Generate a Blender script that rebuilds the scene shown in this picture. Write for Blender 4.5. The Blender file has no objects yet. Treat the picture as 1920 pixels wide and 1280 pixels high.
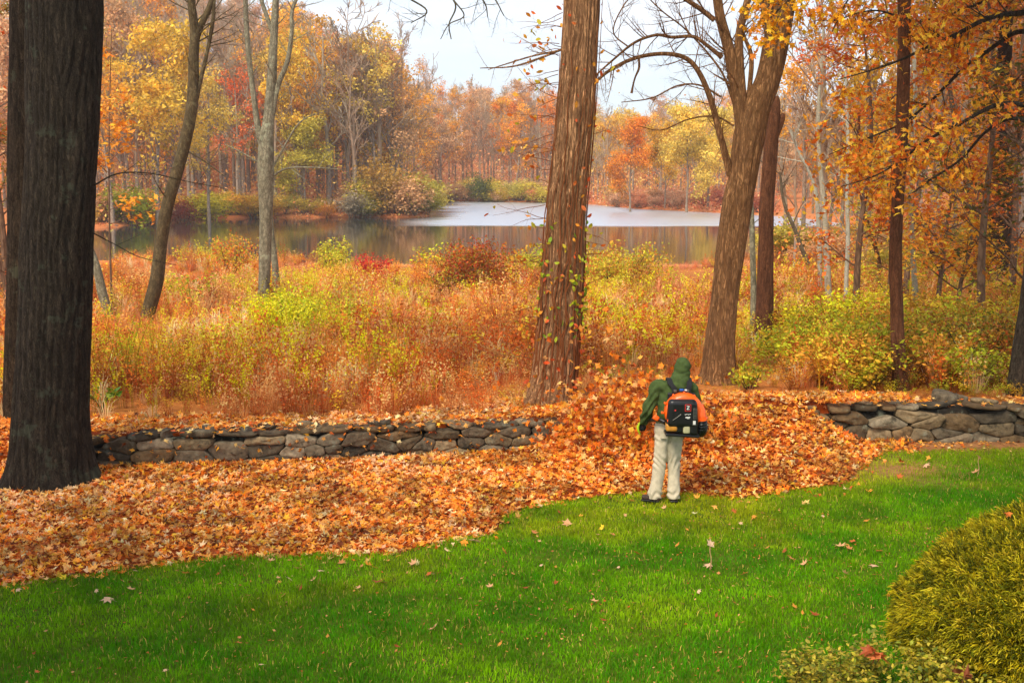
import bpy, bmesh, math, random
import numpy as np
from mathutils import Vector

scene = bpy.context.scene
COL = scene.collection
# ------------------------------------------------------------------ camera
HC = 4.0                      # eye height above the lawn
F = 2133.0                    # focal length in photo pixels (1920 wide)
PITCH = math.atan((640 - 325) / F)
cd = bpy.data.cameras.new('camera'); cam = bpy.data.objects.new('camera', cd); COL.objects.link(cam)
cd.sensor_width = 36; cd.lens = F / 1920 * 36; cd.clip_start = 0.1; cd.clip_end = 4000
cam.location = (0, 0, HC); cam.rotation_euler = (math.pi / 2 - PITCH, 0, 0)
scene.camera = cam
# ------------------------------------------------------------------ light
SUN_EL, SUN_AZ = math.radians(48), math.radians(-150)   # azimuth measured from +Y to +X: behind the camera, to the left
EXPO = 1.56; HAZE = .00035
w = bpy.data.worlds.new('World'); scene.world = w; w.use_nodes = True
nt = w.node_tree; nt.nodes.clear()
def N(nt, t, **k):
    n = nt.nodes.new(t)
    for a, b in k.items():
        if a.startswith('i_'): n.inputs[a[2:].replace('_', ' ')].default_value = b
        else: setattr(n, a, b)
    return n
out = N(nt, 'ShaderNodeOutputWorld'); bg = N(nt, 'ShaderNodeBackground'); bg.inputs['Strength'].default_value = 0.07
sky = N(nt, 'ShaderNodeTexSky', sky_type='NISHITA', sun_disc=False, sun_elevation=SUN_EL, sun_rotation=SUN_AZ)
tc = N(nt, 'ShaderNodeTexCoord'); mp = N(nt, 'ShaderNodeMapping'); mp.inputs['Scale'].default_value = (1.2, 1.2, 5.5)
ns = N(nt, 'ShaderNodeTexNoise'); ns.inputs['Scale'].default_value = 2.2; ns.inputs['Detail'].default_value = 7; ns.inputs['Roughness'].default_value = .55
rp = N(nt, 'ShaderNodeValToRGB'); rp.color_ramp.elements[0].position = .32; rp.color_ramp.elements[0].color = (.62,.62,.62,1)
rp.color_ramp.elements[1].position = .62; rp.color_ramp.elements[1].color = (.95,.95,.95,1)
rp2 = N(nt, 'ShaderNodeValToRGB'); rp2.color_ramp.elements[0].position = .3; rp2.color_ramp.elements[0].color = (4.0,4.6,5.5,1)
rp2.color_ramp.elements[1].position = .7; rp2.color_ramp.elements[1].color = (5.9,6.15,6.5,1)
mx = N(nt, 'ShaderNodeMixRGB')
L = nt.links
L.new(tc.outputs['Generated'], mp.inputs[0]); L.new(mp.outputs[0], ns.inputs['Vector']); L.new(ns.outputs['Fac'], rp.inputs[0]); L.new(ns.outputs['Fac'], rp2.inputs[0])
L.new(rp.outputs[0], mx.inputs[0]); L.new(sky.outputs[0], mx.inputs[1]); L.new(rp2.outputs[0], mx.inputs[2])
L.new(mx.outputs[0], bg.inputs[0]); L.new(bg.outputs[0], out.inputs[0])
sl = bpy.data.lights.new('sun', 'SUN'); sl.energy = 1.5; sl.angle = math.radians(28); sl.color = (1, .88, .70)
so = bpy.data.objects.new('sun', sl); COL.objects.link(so)
sd = Vector((math.sin(SUN_AZ) * math.cos(SUN_EL), math.cos(SUN_AZ) * math.cos(SUN_EL), math.sin(SUN_EL)))
so.rotation_euler = sd.to_track_quat('Z', 'Y').to_euler(); so.location = (-6, -10, 30)
scene.view_settings.view_transform = 'Standard'; scene.view_settings.look = 'None'
scene.view_settings.exposure = EXPO; scene.view_settings.gamma = 1; scene.view_settings.use_curve_mapping = False
cy = scene.cycles; cy.use_denoising = True; cy.max_bounces = 5; cy.diffuse_bounces = 3; cy.glossy_bounces = 3
cy.transmission_bounces = 3; cy.transparent_max_bounces = 4; cy.caustics_reflective = False; cy.caustics_refractive = False

# ------------------------------------------------------------------ geometry helpers
CA, SA = math.cos(PITCH), math.sin(PITCH)
def W(u, v, D):                 # the world point at distance y = D seen at photo pixel (u, v)
    x = (u - 960) / F; y = (640 - v) / F
    t = D / (CA + y * SA)
    return np.array((x * t, D, HC + (-SA + y * CA) * t))
def proj(P):
    P = np.asarray(P, float); x = P[..., 0]; y = P[..., 1]; z = P[..., 2] - HC
    d = y * CA - z * SA; h = y * SA + z * CA
    return 960 + F * x / d, 640 - F * h / d
def mpp(D, v=640): return (D * CA + 0.0) / F * 1.0      # metres per photo pixel, about, at distance D
def sstep(a, b, x):
    t = np.clip((np.asarray(x, float) - a) / (b - a), 0, 1); return t * t * (3 - 2 * t)
_pr = np.random.RandomState(7).rand(256, 256)
def vnoise(x, y):
    x = np.asarray(x, float); y = np.asarray(y, float)
    xi = np.floor(x).astype(int); yi = np.floor(y).astype(int); fx = x - xi; fy = y - yi
    fx = fx * fx * (3 - 2 * fx); fy = fy * fy * (3 - 2 * fy)
    g = lambda a, b: _pr[a & 255, b & 255]
    return (g(xi, yi) * (1 - fx) + g(xi + 1, yi) * fx) * (1 - fy) + (g(xi, yi + 1) * (1 - fx) + g(xi + 1, yi + 1) * fx) * fy
def fbm(x, y, o=4):
    s = 0; a = .5
    for k in range(o): s = s + a * vnoise(x * 2 ** k + 17.3 * k, y * 2 ** k + 5.1 * k); a *= .5
    return s / (1 - .5 ** o)
def lin(c):
    c = np.asarray(c, float) / 255.; return np.where(c <= .04045, c / 12.92, ((c + .055) / 1.055) ** 2.4)

class MB:
    def __init__(s): s.V = []; s.C = []; s.T = []; s.Q = []; s.n = 0
    def add(s, V, Fc, col=(1, 1, 1)):
        V = np.asarray(V, np.float32).reshape(-1, 3); Fc = np.asarray(Fc, np.int64)
        c = np.asarray(col, np.float32)
        s.V.append(V); s.C.append(np.broadcast_to(c, V.shape) if c.ndim == 1 else c.reshape(-1, 3))
        if len(Fc): (s.T if Fc.shape[1] == 3 else s.Q).append(Fc + s.n)
        s.n += len(V)
    def data(s):
        V = np.concatenate(s.V); C = np.concatenate(s.C)
        T = np.concatenate(s.T) if s.T else np.zeros((0, 3), int); Q = np.concatenate(s.Q) if s.Q else np.zeros((0, 4), int)
        return V, C, T, Q
    def mesh(s, name, mat, base=(0, 0, 0), smooth=False):
        V, C, T, Q = s.data()
        V = V - np.asarray(base, np.float32)
        me = bpy.data.meshes.new(name)
        me.vertices.add(len(V)); me.vertices.foreach_set('co', V.astype(np.float32).ravel())
        nl = T.size + Q.size; me.loops.add(nl)
        me.loops.foreach_set('vertex_index', np.concatenate([T.ravel(), Q.ravel()]).astype(np.int32))
        me.polygons.add(len(T) + len(Q))
        st = np.concatenate([np.arange(len(T)) * 3, T.size + np.arange(len(Q)) * 4]).astype(np.int32)
        me.polygons.foreach_set('loop_start', st)
        me.polygons.foreach_set('use_smooth', np.full(len(st), smooth, bool))
        me.update(calc_edges=True)
        a = me.attributes.new('col', 'FLOAT_COLOR', 'POINT')
        a.data.foreach_set('color', np.concatenate([C, np.ones((len(C), 1))], 1).astype(np.float32).ravel())
        me.materials.append(mat)
        return me
    def build(s, name, mat, parent=None, base=(0, 0, 0), smooth=False):
        o = bpy.data.objects.new(name, s.mesh(name, mat, base, smooth)); COL.objects.link(o)
        if parent is not None: o.parent = parent
        else: o.location = base
        return o
def tag(o, label=None, cat=None, group=None, kind=None):
    if label: o['label'] = label
    if cat: o['category'] = cat
    if group: o['group'] = group
    if kind: o['kind'] = kind
    return o
def empty(name, loc, label=None, cat=None, group=None):
    o = bpy.data.objects.new(name, None); COL.objects.link(o); o.location = tuple(float(a) for a in loc); o.empty_display_size = .2
    return tag(o, label, cat, group)

def frames(P):
    T = np.gradient(P, axis=0); T /= np.linalg.norm(T, axis=1)[:, None] + 1e-9
    ref = np.array((0, 1., 0)) if abs(T[:, 1]).mean() < .8 else np.array((1., 0, 0))
    U = np.cross(T, ref); U /= np.linalg.norm(U, axis=1)[:, None] + 1e-9
    return T, U, np.cross(T, U)
def tube(mb, P, R, sides=6, col=(1, 1, 1), rmul=None, cap=False):
    P = np.asarray(P, float); R = np.broadcast_to(np.asarray(R, float), (len(P),)); n = len(P)
    T, U, Vv = frames(P)
    a = np.arange(sides) / sides * 2 * math.pi
    rr = R[:, None] * (np.ones((n, sides)) if rmul is None else rmul)
    X = P[:, None] + (U[:, None] * np.cos(a)[None, :, None] + Vv[:, None] * np.sin(a)[None, :, None]) * rr[..., None]
    i = np.arange(n - 1)[:, None] * sides; j = np.arange(sides)[None]; k = (j + 1) % sides
    Q = np.stack([i + j, i + k, i + sides + k, i + sides + j], -1).reshape(-1, 4)
    c = np.asarray(col, float)
    if c.ndim == 2: c = np.repeat(c, sides, 0)
    mb.add(X.reshape(-1, 3), Q, c)
    if cap:
        for e, ii in ((0, 0), (1, n - 1)):
            Vc = np.concatenate([X[ii], P[ii][None]]); f = np.stack([np.arange(sides), (np.arange(sides) + 1) % sides, np.full(sides, sides)], 1)
            mb.add(Vc, f if e else f[:, ::-1], np.asarray(col, float) if np.ndim(col) == 1 else c[0])
def catmull(P, m=8):
    P = np.asarray(P, float); Q = np.vstack([2 * P[0] - P[1], P, 2 * P[-1] - P[-2]]); out = []
    for i in range(1, len(Q) - 2):
        a, b, c, d = Q[i - 1:i + 3]
        t = (np.arange(m) / m)[:, None]
        out.append(.5 * (2 * b + (c - a) * t + (2 * a - 5 * b + 4 * c - d) * t ** 2 + (3 * b - a - 3 * c + d) * t ** 3))
    out.append(P[-1][None]); return np.concatenate(out)

# leaf templates: x/y outline, fan of triangles round a centre vertex
def star(spec):
    pts = [(0, 0)] + [(r * math.cos(math.radians(a)), r * math.sin(math.radians(a))) for a, r in spec]
    n = len(spec); f = [(0, i + 1, (i + 1) % n + 1) for i in range(n)]
    return np.array([(x, y, 0) for x, y in pts]), np.array(f)
MAPLE = star([(-90, .35), (-50, .42), (-28, .72), (-8, .5), (22, .5), (45, .95), (62, .5), (90, 1.05), (118, .5), (135, .95), (158, .5), (188, .5), (208, .72), (230, .42)])
MAPLE2 = star([(-80, .3), (-20, .7), (5, .4), (42, .95), (65, .5), (90, 1.), (115, .5), (138, .95), (175, .4), (200, .7), (260, .3)])
OAK = star([(-90, .9), (-60, .35), (-20, .45), (10, .3), (40, .62), (62, .45), (90, 1.1), (118, .45), (140, .62), (170, .3), (200, .45), (240, .35)])
OVAL = (np.array([(0, -1, 0), (.5, -.2, 0), (.4, .5, 0), (0, 1, 0), (-.4, .5, 0), (-.5, -.2, 0)]), np.array([(0, 1, 5), (1, 2, 4), (1, 4, 5), (2, 3, 4)]))
DIAM = (np.array([(0, -1, 0), (.55, 0, 0), (0, 1, 0), (-.55, 0, 0)]), np.array([(0, 1, 3), (1, 2, 3)]))
BLADE = (np.array([(-.5, 0, 0), (.5, 0, 0), (0, 1, 0)]), np.array([(0, 1, 2)]))
def rots(n, rng, tilt=None, yaw=None):       # random orientation; tilt = largest lean of the leaf plane from level
    yw = rng.uniform(0, 2 * math.pi, n) if yaw is None else yaw
    az = rng.uniform(0, 2 * math.pi, n)
    ti = np.arccos(rng.uniform(-1, 1, n)) if tilt is None else tilt
    c, s_ = np.cos(yw), np.sin(yw)
    A = np.zeros((n, 3, 3)); A[:, 0, 0] = c; A[:, 0, 1] = -s_; A[:, 1, 0] = s_; A[:, 1, 1] = c; A[:, 2, 2] = 1
    k = np.stack([np.cos(az), np.sin(az), np.zeros(n)], 1); K = np.zeros((n, 3, 3))
    K[:, 0, 2] = k[:, 1]; K[:, 1, 2] = -k[:, 0]; K[:, 2, 0] = -k[:, 1]; K[:, 2, 1] = k[:, 0]
    K = K + np.sin(ti)[:, None, None] * 0
    R = np.eye(3) + np.sin(ti)[:, None, None] * K + (1 - np.cos(ti))[:, None, None] * (K @ K)
    return R @ A
def leaves(mb, P, size, col, rng, tpl=MAPLE2, tilt=None, curl=.35, R=None):
    P = np.asarray(P, float); n = len(P)
    if n == 0: return
    tv, tf = tpl; k = len(tv)
    V = np.broadcast_to(tv, (n, k, 3)).copy()
    if curl:
        c = rng.uniform(-curl, curl, n)[:, None]; c2 = rng.uniform(-curl, curl, n)[:, None]
        V[:, :, 2] = c * tv[:, 0] ** 2 * 1.6 + c2 * tv[:, 1] ** 2
    V *= np.broadcast_to(np.asarray(size, float), (n,))[:, None, None]
    if R is None: R = rots(n, rng, tilt)
    V = np.einsum('nij,nkj->nki', R, V) + P[:, None]
    Fc = tf[None] + (np.arange(n) * k)[:, None, None]
    col = np.asarray(col, float); col = np.broadcast_to(col, (n, 3))
    mb.add(V.reshape(-1, 3), Fc.reshape(-1, tf.shape[1]), np.repeat(col, k, 0))
def pick(pal, n, rng, jit=.12, w=None):
    pal = np.array([lin(c) for c in pal]); i = rng.choice(len(pal), n, p=None if w is None else np.array(w) / np.sum(w))
    return np.clip(pal[i] * (1 + rng.uniform(-jit * 2, jit * 2, (n, 1))) * (1 + rng.uniform(-jit, jit, (n, 3)) * .5), 0, .95)

def grow(mb, rng, p, d, Ln, r, lev, mx, tips, nch=(10, 6, 5), sides=(8, 5, 3, 3), segs=(9, 6, 4, 3), up=.06, wob=.14, spread=1., ratio=.5, start=.3, col=(1, 1, 1), rmin=0.):
    n = segs[min(lev, len(segs) - 1)]; P = [np.asarray(p, float)]; d = np.asarray(d, float); d = d / np.linalg.norm(d)
    for i in range(n):
        d = d + rng.normal(0, wob, 3) * (.5 if lev == 0 else 1) + np.array((0, 0, up)); d = d / np.linalg.norm(d)
        P.append(P[-1] + d * Ln / n)
    P = np.array(P); R = r * (1 - (.72 if lev < mx else .7) * np.linspace(0, 1, n + 1) ** (1.2 if lev == 0 else 1)); R = np.maximum(R, rmin)
    tube(mb, P, R, sides[min(lev, len(sides) - 1)], col)
    if lev >= mx:
        tips.append(P[-1]); tips.append(P[len(P) // 2]); return P
    for k in range(nch[min(lev, len(nch) - 1)]):
        t = start + (1 - start) * (k + rng.rand()) / nch[min(lev, len(nch) - 1)] if lev == 0 else .15 + .85 * rng.rand()
        f = t * n; i = min(int(f), n - 1); q = P[i] + (P[i + 1] - P[i]) * (f - i); T = P[i + 1] - P[i]; T /= np.linalg.norm(T)
        e = np.cross(T, rng.normal(0, 1, 3)); e /= np.linalg.norm(e) + 1e-9
        dd = T * rng.uniform(.5, 1.1) + e * spread * rng.uniform(.6, 1.2)
        grow(mb, rng, q, dd, Ln * ratio * rng.uniform(.65, 1.15) * (1 - .45 * t if lev == 0 else 1), R[i] * rng.uniform(.35, .6), lev + 1, mx, tips, nch, sides, segs, up, wob * 1.15, spread, ratio, start, col, rmin)
    return P

# ------------------------------------------------------------------ materials
def newmat(name):
    m = bpy.data.materials.new(name); m.use_nodes = True; nt = m.node_tree; b = nt.nodes['Principled BSDF']
    return m, nt, b, nt.links
def mat_leaf(name, trans=.35, rough=.55, vary=.25, scale=40, obj_tint=False, spec=.3):
    m, nt, b, L = newmat(name)
    at = N(nt, 'ShaderNodeAttribute', attribute_name='col')
    c = at.outputs['Color']
    if obj_tint:
        oi = N(nt, 'ShaderNodeObjectInfo'); mu = N(nt, 'ShaderNodeMixRGB', blend_type='MULTIPLY'); mu.inputs[0].default_value = 1
        L.new(c, mu.inputs[1]); L.new(oi.outputs['Color'], mu.inputs[2]); c = mu.outputs[0]
    tx = N(nt, 'ShaderNodeTexCoord'); no = N(nt, 'ShaderNodeTexNoise'); no.inputs['Scale'].default_value = scale; no.inputs['Detail'].default_value = 2
    L.new(tx.outputs['Object'], no.inputs['Vector'])
    mr = N(nt, 'ShaderNodeMapRange'); mr.inputs['From Min'].default_value = .3; mr.inputs['From Max'].default_value = .7
    mr.inputs['To Min'].default_value = 1 - vary; mr.inputs['To Max'].default_value = 1 + vary
    L.new(no.outputs['Fac'], mr.inputs['Value'])
    m2 = N(nt, 'ShaderNodeVectorMath', operation='SCALE'); L.new(c, m2.inputs[0]); L.new(mr.outputs[0], m2.inputs['Scale'])
    L.new(m2.outputs[0], b.inputs['Base Color']); b.inputs['Roughness'].default_value = rough; b.inputs['Specular IOR Level'].default_value = spec
    if trans:
        tr = N(nt, 'ShaderNodeBsdfTranslucent'); ms = N(nt, 'ShaderNodeMixShader'); ms.inputs[0].default_value = trans
        L.new(m2.outputs[0], tr.inputs[0]); L.new(b.outputs[0], ms.inputs[1]); L.new(tr.outputs[0], ms.inputs[2])
        L.new(ms.outputs[0], nt.nodes['Material Output'].inputs[0])
    return m
def mat_bark(name, c1, c2, scale=6., stretch=.22, bump=.6, lichen=None, tint=True, dist=.02):
    m, nt, b, L = newmat(name)
    tx = N(nt, 'ShaderNodeTexCoord'); mp = N(nt, 'ShaderNodeMapping'); mp.inputs['Scale'].default_value = (1, 1, stretch)
    L.new(tx.outputs['Object'], mp.inputs[0])
    no = N(nt, 'ShaderNodeTexNoise'); no.inputs['Scale'].default_value = scale * 2.2; no.inputs['Detail'].default_value = 8; no.inputs['Roughness'].default_value = .65; no.inputs['Distortion'].default_value = .6
    L.new(mp.outputs[0], no.inputs['Vector'])
    vo = N(nt, 'ShaderNodeTexVoronoi', feature='DISTANCE_TO_EDGE'); vo.inputs['Scale'].default_value = scale * 3
    wv = N(nt, 'ShaderNodeVectorMath', operation='MULTIPLY_ADD'); wv.inputs[1].default_value = (.25, .25, .25)
    L.new(no.outputs['Color'], wv.inputs[0]); L.new(mp.outputs[0], wv.inputs[2]); L.new(wv.outputs[0], vo.inputs['Vector'])
    r1 = N(nt, 'ShaderNodeMapRange'); r1.inputs['From Max'].default_value = .22; L.new(vo.outputs['Distance'], r1.inputs['Value'])
    ml = N(nt, 'ShaderNodeMath', operation='MULTIPLY'); L.new(r1.outputs[0], ml.inputs[0])
    ra = N(nt, 'ShaderNodeMapRange'); ra.inputs['From Min'].default_value = .25; ra.inputs['From Max'].default_value = .75; L.new(no.outputs['Fac'], ra.inputs['Value']); L.new(ra.outputs[0], ml.inputs[1])
    ad = N(nt, 'ShaderNodeMath', operation='MULTIPLY_ADD'); ad.inputs[1].default_value = .5; L.new(ra.outputs[0], ad.inputs[0]); L.new(ml.outputs[0], ad.inputs[2])
    cr = N(nt, 'ShaderNodeMixRGB'); cr.inputs[1].default_value = (*lin(c1), 1); cr.inputs[2].default_value = (*lin(c2), 1); L.new(ad.outputs[0], cr.inputs[0])
    c = cr.outputs[0]
    if lichen is not None:
        n2 = N(nt, 'ShaderNodeTexNoise'); n2.inputs['Scale'].default_value = 2.6; n2.inputs['Detail'].default_value = 6; n2.inputs['Roughness'].default_value = .7
        L.new(tx.outputs['Object'], n2.inputs['Vector'])
        r2 = N(nt, 'ShaderNodeMapRange'); r2.inputs['From Min'].default_value = .57; r2.inputs['From Max'].default_value = .64; r2.inputs['To Max'].default_value = .75; L.new(n2.outputs['Fac'], r2.inputs['Value'])
        m3 = N(nt, 'ShaderNodeMixRGB'); m3.inputs[2].default_value = (*lin(lichen), 1); L.new(r2.outputs[0], m3.inputs[0]); L.new(c, m3.inputs[1]); c = m3.outputs[0]
    if tint:
        at = N(nt, 'ShaderNodeAttribute', attribute_name='col'); mu = N(nt, 'ShaderNodeMixRGB', blend_type='MULTIPLY'); mu.inputs[0].default_value = 1
        L.new(c, mu.inputs[1]); L.new(at.outputs['Color'], mu.inputs[2]); c = mu.outputs[0]
    L.new(c, b.inputs['Base Color']); b.inputs['Roughness'].default_value = .9; b.inputs['Specular IOR Level'].default_value = .15
    if bump:
        bp = N(nt, 'ShaderNodeBump'); bp.inputs['Strength'].default_value = bump; bp.inputs['Distance'].default_value = dist
        L.new(ad.outputs[0], bp.inputs['Height']); L.new(bp.outputs[0], b.inputs['Normal'])
    return m
def mat_plain(name, c, rough=.5, metal=0, noise=.15, scale=30, bump=0, coat=0, spec=.5):
    m, nt, b, L = newmat(name)
    tx = N(nt, 'ShaderNodeTexCoord'); no = N(nt, 'ShaderNodeTexNoise'); no.inputs['Scale'].default_value = scale; no.inputs['Detail'].default_value = 5
    L.new(tx.outputs['Object'], no.inputs['Vector'])
    mr = N(nt, 'ShaderNodeMapRange'); mr.inputs['From Min'].default_value = .3; mr.inputs['From Max'].default_value = .7; mr.inputs['To Min'].default_value = 1 - noise; mr.inputs['To Max'].default_value = 1 + noise
    L.new(no.outputs['Fac'], mr.inputs['Value'])
    m2 = N(nt, 'ShaderNodeVectorMath', operation='SCALE'); m2.inputs[0].default_value = tuple(lin(c)); L.new(mr.outputs[0], m2.inputs['Scale']); L.new(m2.outputs[0], b.inputs['Base Color'])
    b.inputs['Roughness'].default_value = rough; b.inputs['Metallic'].default_value = metal; b.inputs['Coat Weight'].default_value = coat; b.inputs['Specular IOR Level'].default_value = spec
    if bump:
        bp = N(nt, 'ShaderNodeBump'); bp.inputs['Strength'].default_value = bump; bp.inputs['Distance'].default_value = .01; L.new(no.outputs['Fac'], bp.inputs['Height']); L.new(bp.outputs[0], b.inputs['Normal'])
    return m
M_LEAF = mat_leaf('autumn_leaf', .3)
M_FAR = mat_leaf('crown_leaf', .35, vary=.3, scale=.6, obj_tint=True)
M_GRASS = mat_leaf('grass_blade', .3, .6, .15, 3, spec=.08)
M_WEED = mat_leaf('weed_leaf', .35, .8, .15, 2, spec=.1)
M_STRAW = M_WEED
M_BARKF = mat_bark('forest_bark', (105, 88, 76), (178, 160, 142), 2.5, .3, 0)
M_BARK_DARK = mat_bark('dark_ridged_bark', (18, 15, 12), (112, 98, 82), 9, .25, 1., (112, 118, 98), dist=.03)
M_BARK_BROWN = mat_bark('brown_furrowed_bark', (78, 44, 24), (214, 164, 118), 7, .14, 1., dist=.035)
M_BARK_TAN = mat_bark('tan_smooth_bark', (80, 50, 28), (178, 134, 92), 6, .18, 1., dist=.03)
M_BARK_GREY = mat_bark('grey_mottled_bark', (88, 82, 66), (165, 158, 132), 4, .5, .5, (176, 180, 150))
M_BARK_RED = mat_bark('reddish_bark', (62, 36, 22), (142, 92, 62), 8, .2, .7)
M_BIRCH = mat_bark('pale_bark', (150, 145, 125), (206, 204, 186), 5, 1.2, .3)
# ------------------------------------------------------------------ terrain
rng = np.random.RandomState(3)
ZW = -2.5
def gflat(u, v, z=0.):
    x = (u - 960) / F; y = (640 - v) / F; t = (z - HC) / (-SA + y * CA)
    return x * t, (CA + y * SA) * t
# wall line (front face foot), world x -> y
_wp = [gflat(-200, 892), gflat(180, 880), gflat(620, 868), gflat(900, 852), gflat(1200, 842), gflat(1530, 836), gflat(1920, 834), gflat(2300, 838)]
WX = np.array([p[0] for p in _wp]); WY = np.array([p[1] for p in _wp])
def ywall(x): return np.interp(x, WX, WY)
_bp = [gflat(-300, 1130), gflat(0, 1098), gflat(200, 1072), gflat(400, 1048), gflat(600, 1040), gflat(720, 1040), gflat(830, 1018), gflat(930, 1000), gflat(950, 965), gflat(1000, 950), gflat(1100, 932), gflat(1200, 922), gflat(1290, 928), gflat(1380, 936), gflat(1450, 926), gflat(1590, 906), gflat(1625, 870), gflat(1660, 846), gflat(1920, 840), gflat(2300, 846)]
BX = np.array([p[0] for p in _bp]); BY = np.array([p[1] for p in _bp])
def yleaf(x): return np.interp(x, BX, BY)
# lake outline, clockwise, from the pixels of its shore at water level
_lk = [gflat(u, v, ZW) for u, v in [(-500, 470), (0, 440), (180, 431), (330, 413), (450, 410), (620, 408), (780, 408), (815, 406), (808, 400), (795, 392), (800, 384), (830, 377.5), (1030, 380.5), (1110, 384), (1190, 392), (1350, 400), (1480, 407), (1560, 418), (1660, 430), (1620, 452), (1500, 474), (1380, 492), (1200, 496), (1000, 496), (800, 494), (600, 492), (400, 490), (150, 488), (-500, 500)]]
LK = np.array(_lk)
def lake_sd(x, y):
    x = np.asarray(x, float); y = np.asarray(y, float); d = np.full(x.shape, 1e9); ins = np.zeros(x.shape, bool)
    for i in range(len(LK)):
        a = LK[i]; b = LK[(i + 1) % len(LK)]; e = b - a
        t = np.clip(((x - a[0]) * e[0] + (y - a[1]) * e[1]) / (e @ e), 0, 1)
        d = np.minimum(d, np.hypot(x - a[0] - e[0] * t, y - a[1] - e[1] * t))
        c = ((a[1] > y) != (b[1] > y)) & (x < (b[0] - a[0]) * (y - a[1]) / (b[1] - a[1] + 1e-12) + a[0]); ins ^= c
    return np.where(ins, -d, d)
def pile(x, y):
    yb = yleaf(x); yw = ywall(x); t = np.clip((y - yb) / np.maximum(yw - yb, .3), 0, 1.)
    Hx = .02 + .58 * sstep(.0, 1.5, x) * (1 - sstep(4.1, 5.3, x)) 
    h = Hx * t ** 1.5 + .03 * sstep(0, .12, t)
    return np.where(y < yb - .02, 0, h) * (.85 + .3 * fbm(x * 1.7, y * 1.7))
def backz(x, y):
    z = np.interp(y, [15.5, 18, 25, 37, 50, 65, 80], [.42, .40, -.1, -1.0, -1.65, -2.1, -2.6])
    z = z + sstep(10, 24, x) * np.interp(y, [20, 40, 90], [0, .6, 1.2])
    return z
def ground(x, y):
    x = np.asarray(x, float); y = np.asarray(y, float)
    yw = ywall(x)
    front = .03 * (fbm(x * .3, y * .3, 3) - .5) + pile(x, y)
    back = backz(x, y) + .25 * (fbm(x * .12 + 9, y * .12, 3) - .5) * sstep(19, 28, y)
    # leaf bank behind the wall
    lb = .20 * sstep(.3, 1.6, x) * (1 - sstep(4.3, 5.6, x)) * (1 - sstep(.5, 2.0, y - yw))
    back = back + lb
    fo = sstep(-6.0, -6.5, x)      # past the end of the wall the bank is a gentle slope
    z = np.where(y < yw + .18, front, back); z = z * (1 - fo) + fo * (front + (back - front) * sstep(-.5, 1.2, y - yw))
    sd = lake_sd(x, y)
    far = ZW + .25 + np.clip(sd, 0, 30) * .04
    hill = 26 * (1 - sstep(-85, -18, x)) * sstep(166, 290, y) + 15 * sstep(286, 420, y) + 10 * sstep(60, 170, x) * sstep(90, 300, y)
    zf = far + hill
    z = np.where(y > 78, zf * sstep(78, 100, y) + z * (1 - sstep(78, 100, y)), z)
    dp = sstep(0, 1.2, sd); z = np.where(y > 60, (ZW - .5) * (1 - dp) + np.maximum(z, ZW + .12) * dp, z)
    return z
def G(u, v, lift=0.):
    lo, hi = 5., 500.
    for D in np.concatenate([np.arange(6, 40, .25), np.arange(40, 400, 1.5)]):
        p = W(u, v, D)
        if p[2] < ground(p[0], p[1]) + lift: return np.array((p[0], p[1], float(ground(p[0], p[1]))))
    return W(u, v, 400)

# one sheet of ground: fan-shaped grid, fine near the camera
ys = np.concatenate([np.arange(-8, 6, 1.), np.arange(6, 19, .11), 19 + (np.geomspace(1, 60, 210) - 1), np.linspace(79, 340, 150), np.geomspace(350, 1200, 22)])
xs = np.concatenate([-np.geomspace(1.05, 2.4, 14)[::-1], np.linspace(-1, 1, 231), np.geomspace(1.05, 2.4, 14)])
YY, SS = np.meshgrid(ys, xs, indexing='ij'); XX = SS * (np.abs(YY - 2) * .52 + 3.5)
ZZ = ground(XX, YY)
nr, nc = XX.shape
i = np.arange(nr - 1)[:, None] * nc + np.arange(nc - 1)[None]; Q = np.stack([i, i + 1, i + nc + 1, i + nc], -1).reshape(-1, 4)
lawn = (YY < yleaf(XX)); leafz = (YY >= yleaf(XX)) & (YY < ywall(XX) + 1.2)
cc = np.zeros(XX.shape + (3,))
n1 = fbm(XX * .8, YY * .8)[..., None]; n2 = fbm(XX * .09, YY * .09)[..., None]
gl = lin((60, 92, 12)) * (1 - n1) + lin((96, 110, 20)) * n1
dirt = lin((172, 122, 78)) * (.6 + .8 * n1)
lf = lin((150, 66, 22)) * (.6 + .6 * n1)
md = lin((190, 118, 56)) * (.5 + n1 * .7)
fw_ = (lin((214, 120, 66)) * (1 - n2) + lin((190, 130, 80)) * n2) * (.7 + .5 * n1)
cc[:] = md
cc = np.where((YY > 78)[..., None], fw_, cc)
cc = np.where(leafz[..., None], lf, cc)
cc = np.where(lawn[..., None], gl, cc)
U_, V_ = proj(np.stack([XX, YY, ZZ], -1))
dm = np.clip(np.exp(-((XX - 5.4) / 1.0) ** 2 - ((YY - 15.1) / .6) ** 2) * .8 + np.exp(-((YY - ywall(XX)) / .45) ** 2) * (XX > 4.8) * 1.1, 0, 1) * (YY < 17.3) * (YY > 5)
dm = dm[..., None]; cc = cc * (1 - dm) + dirt * dm
mb = MB(); mb.add(np.stack([XX, YY, ZZ], -1), Q, cc.reshape(-1, 3))
mg, nt, b, L = newmat('soil_and_turf')
at = N(nt, 'ShaderNodeAttribute', attribute_name='col'); tx = N(nt, 'ShaderNodeTexCoord'); no = N(nt, 'ShaderNodeTexNoise'); no.inputs['Scale'].default_value = 9; no.inputs['Detail'].default_value = 9; no.inputs['Roughness'].default_value = .7
L.new(tx.outputs['Object'], no.inputs['Vector']); mr = N(nt, 'ShaderNodeMapRange'); mr.inputs['From Min'].default_value = .3; mr.inputs['From Max'].default_value = .7; mr.inputs['To Min'].default_value = .5; mr.inputs['To Max'].default_value = 1.4
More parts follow.
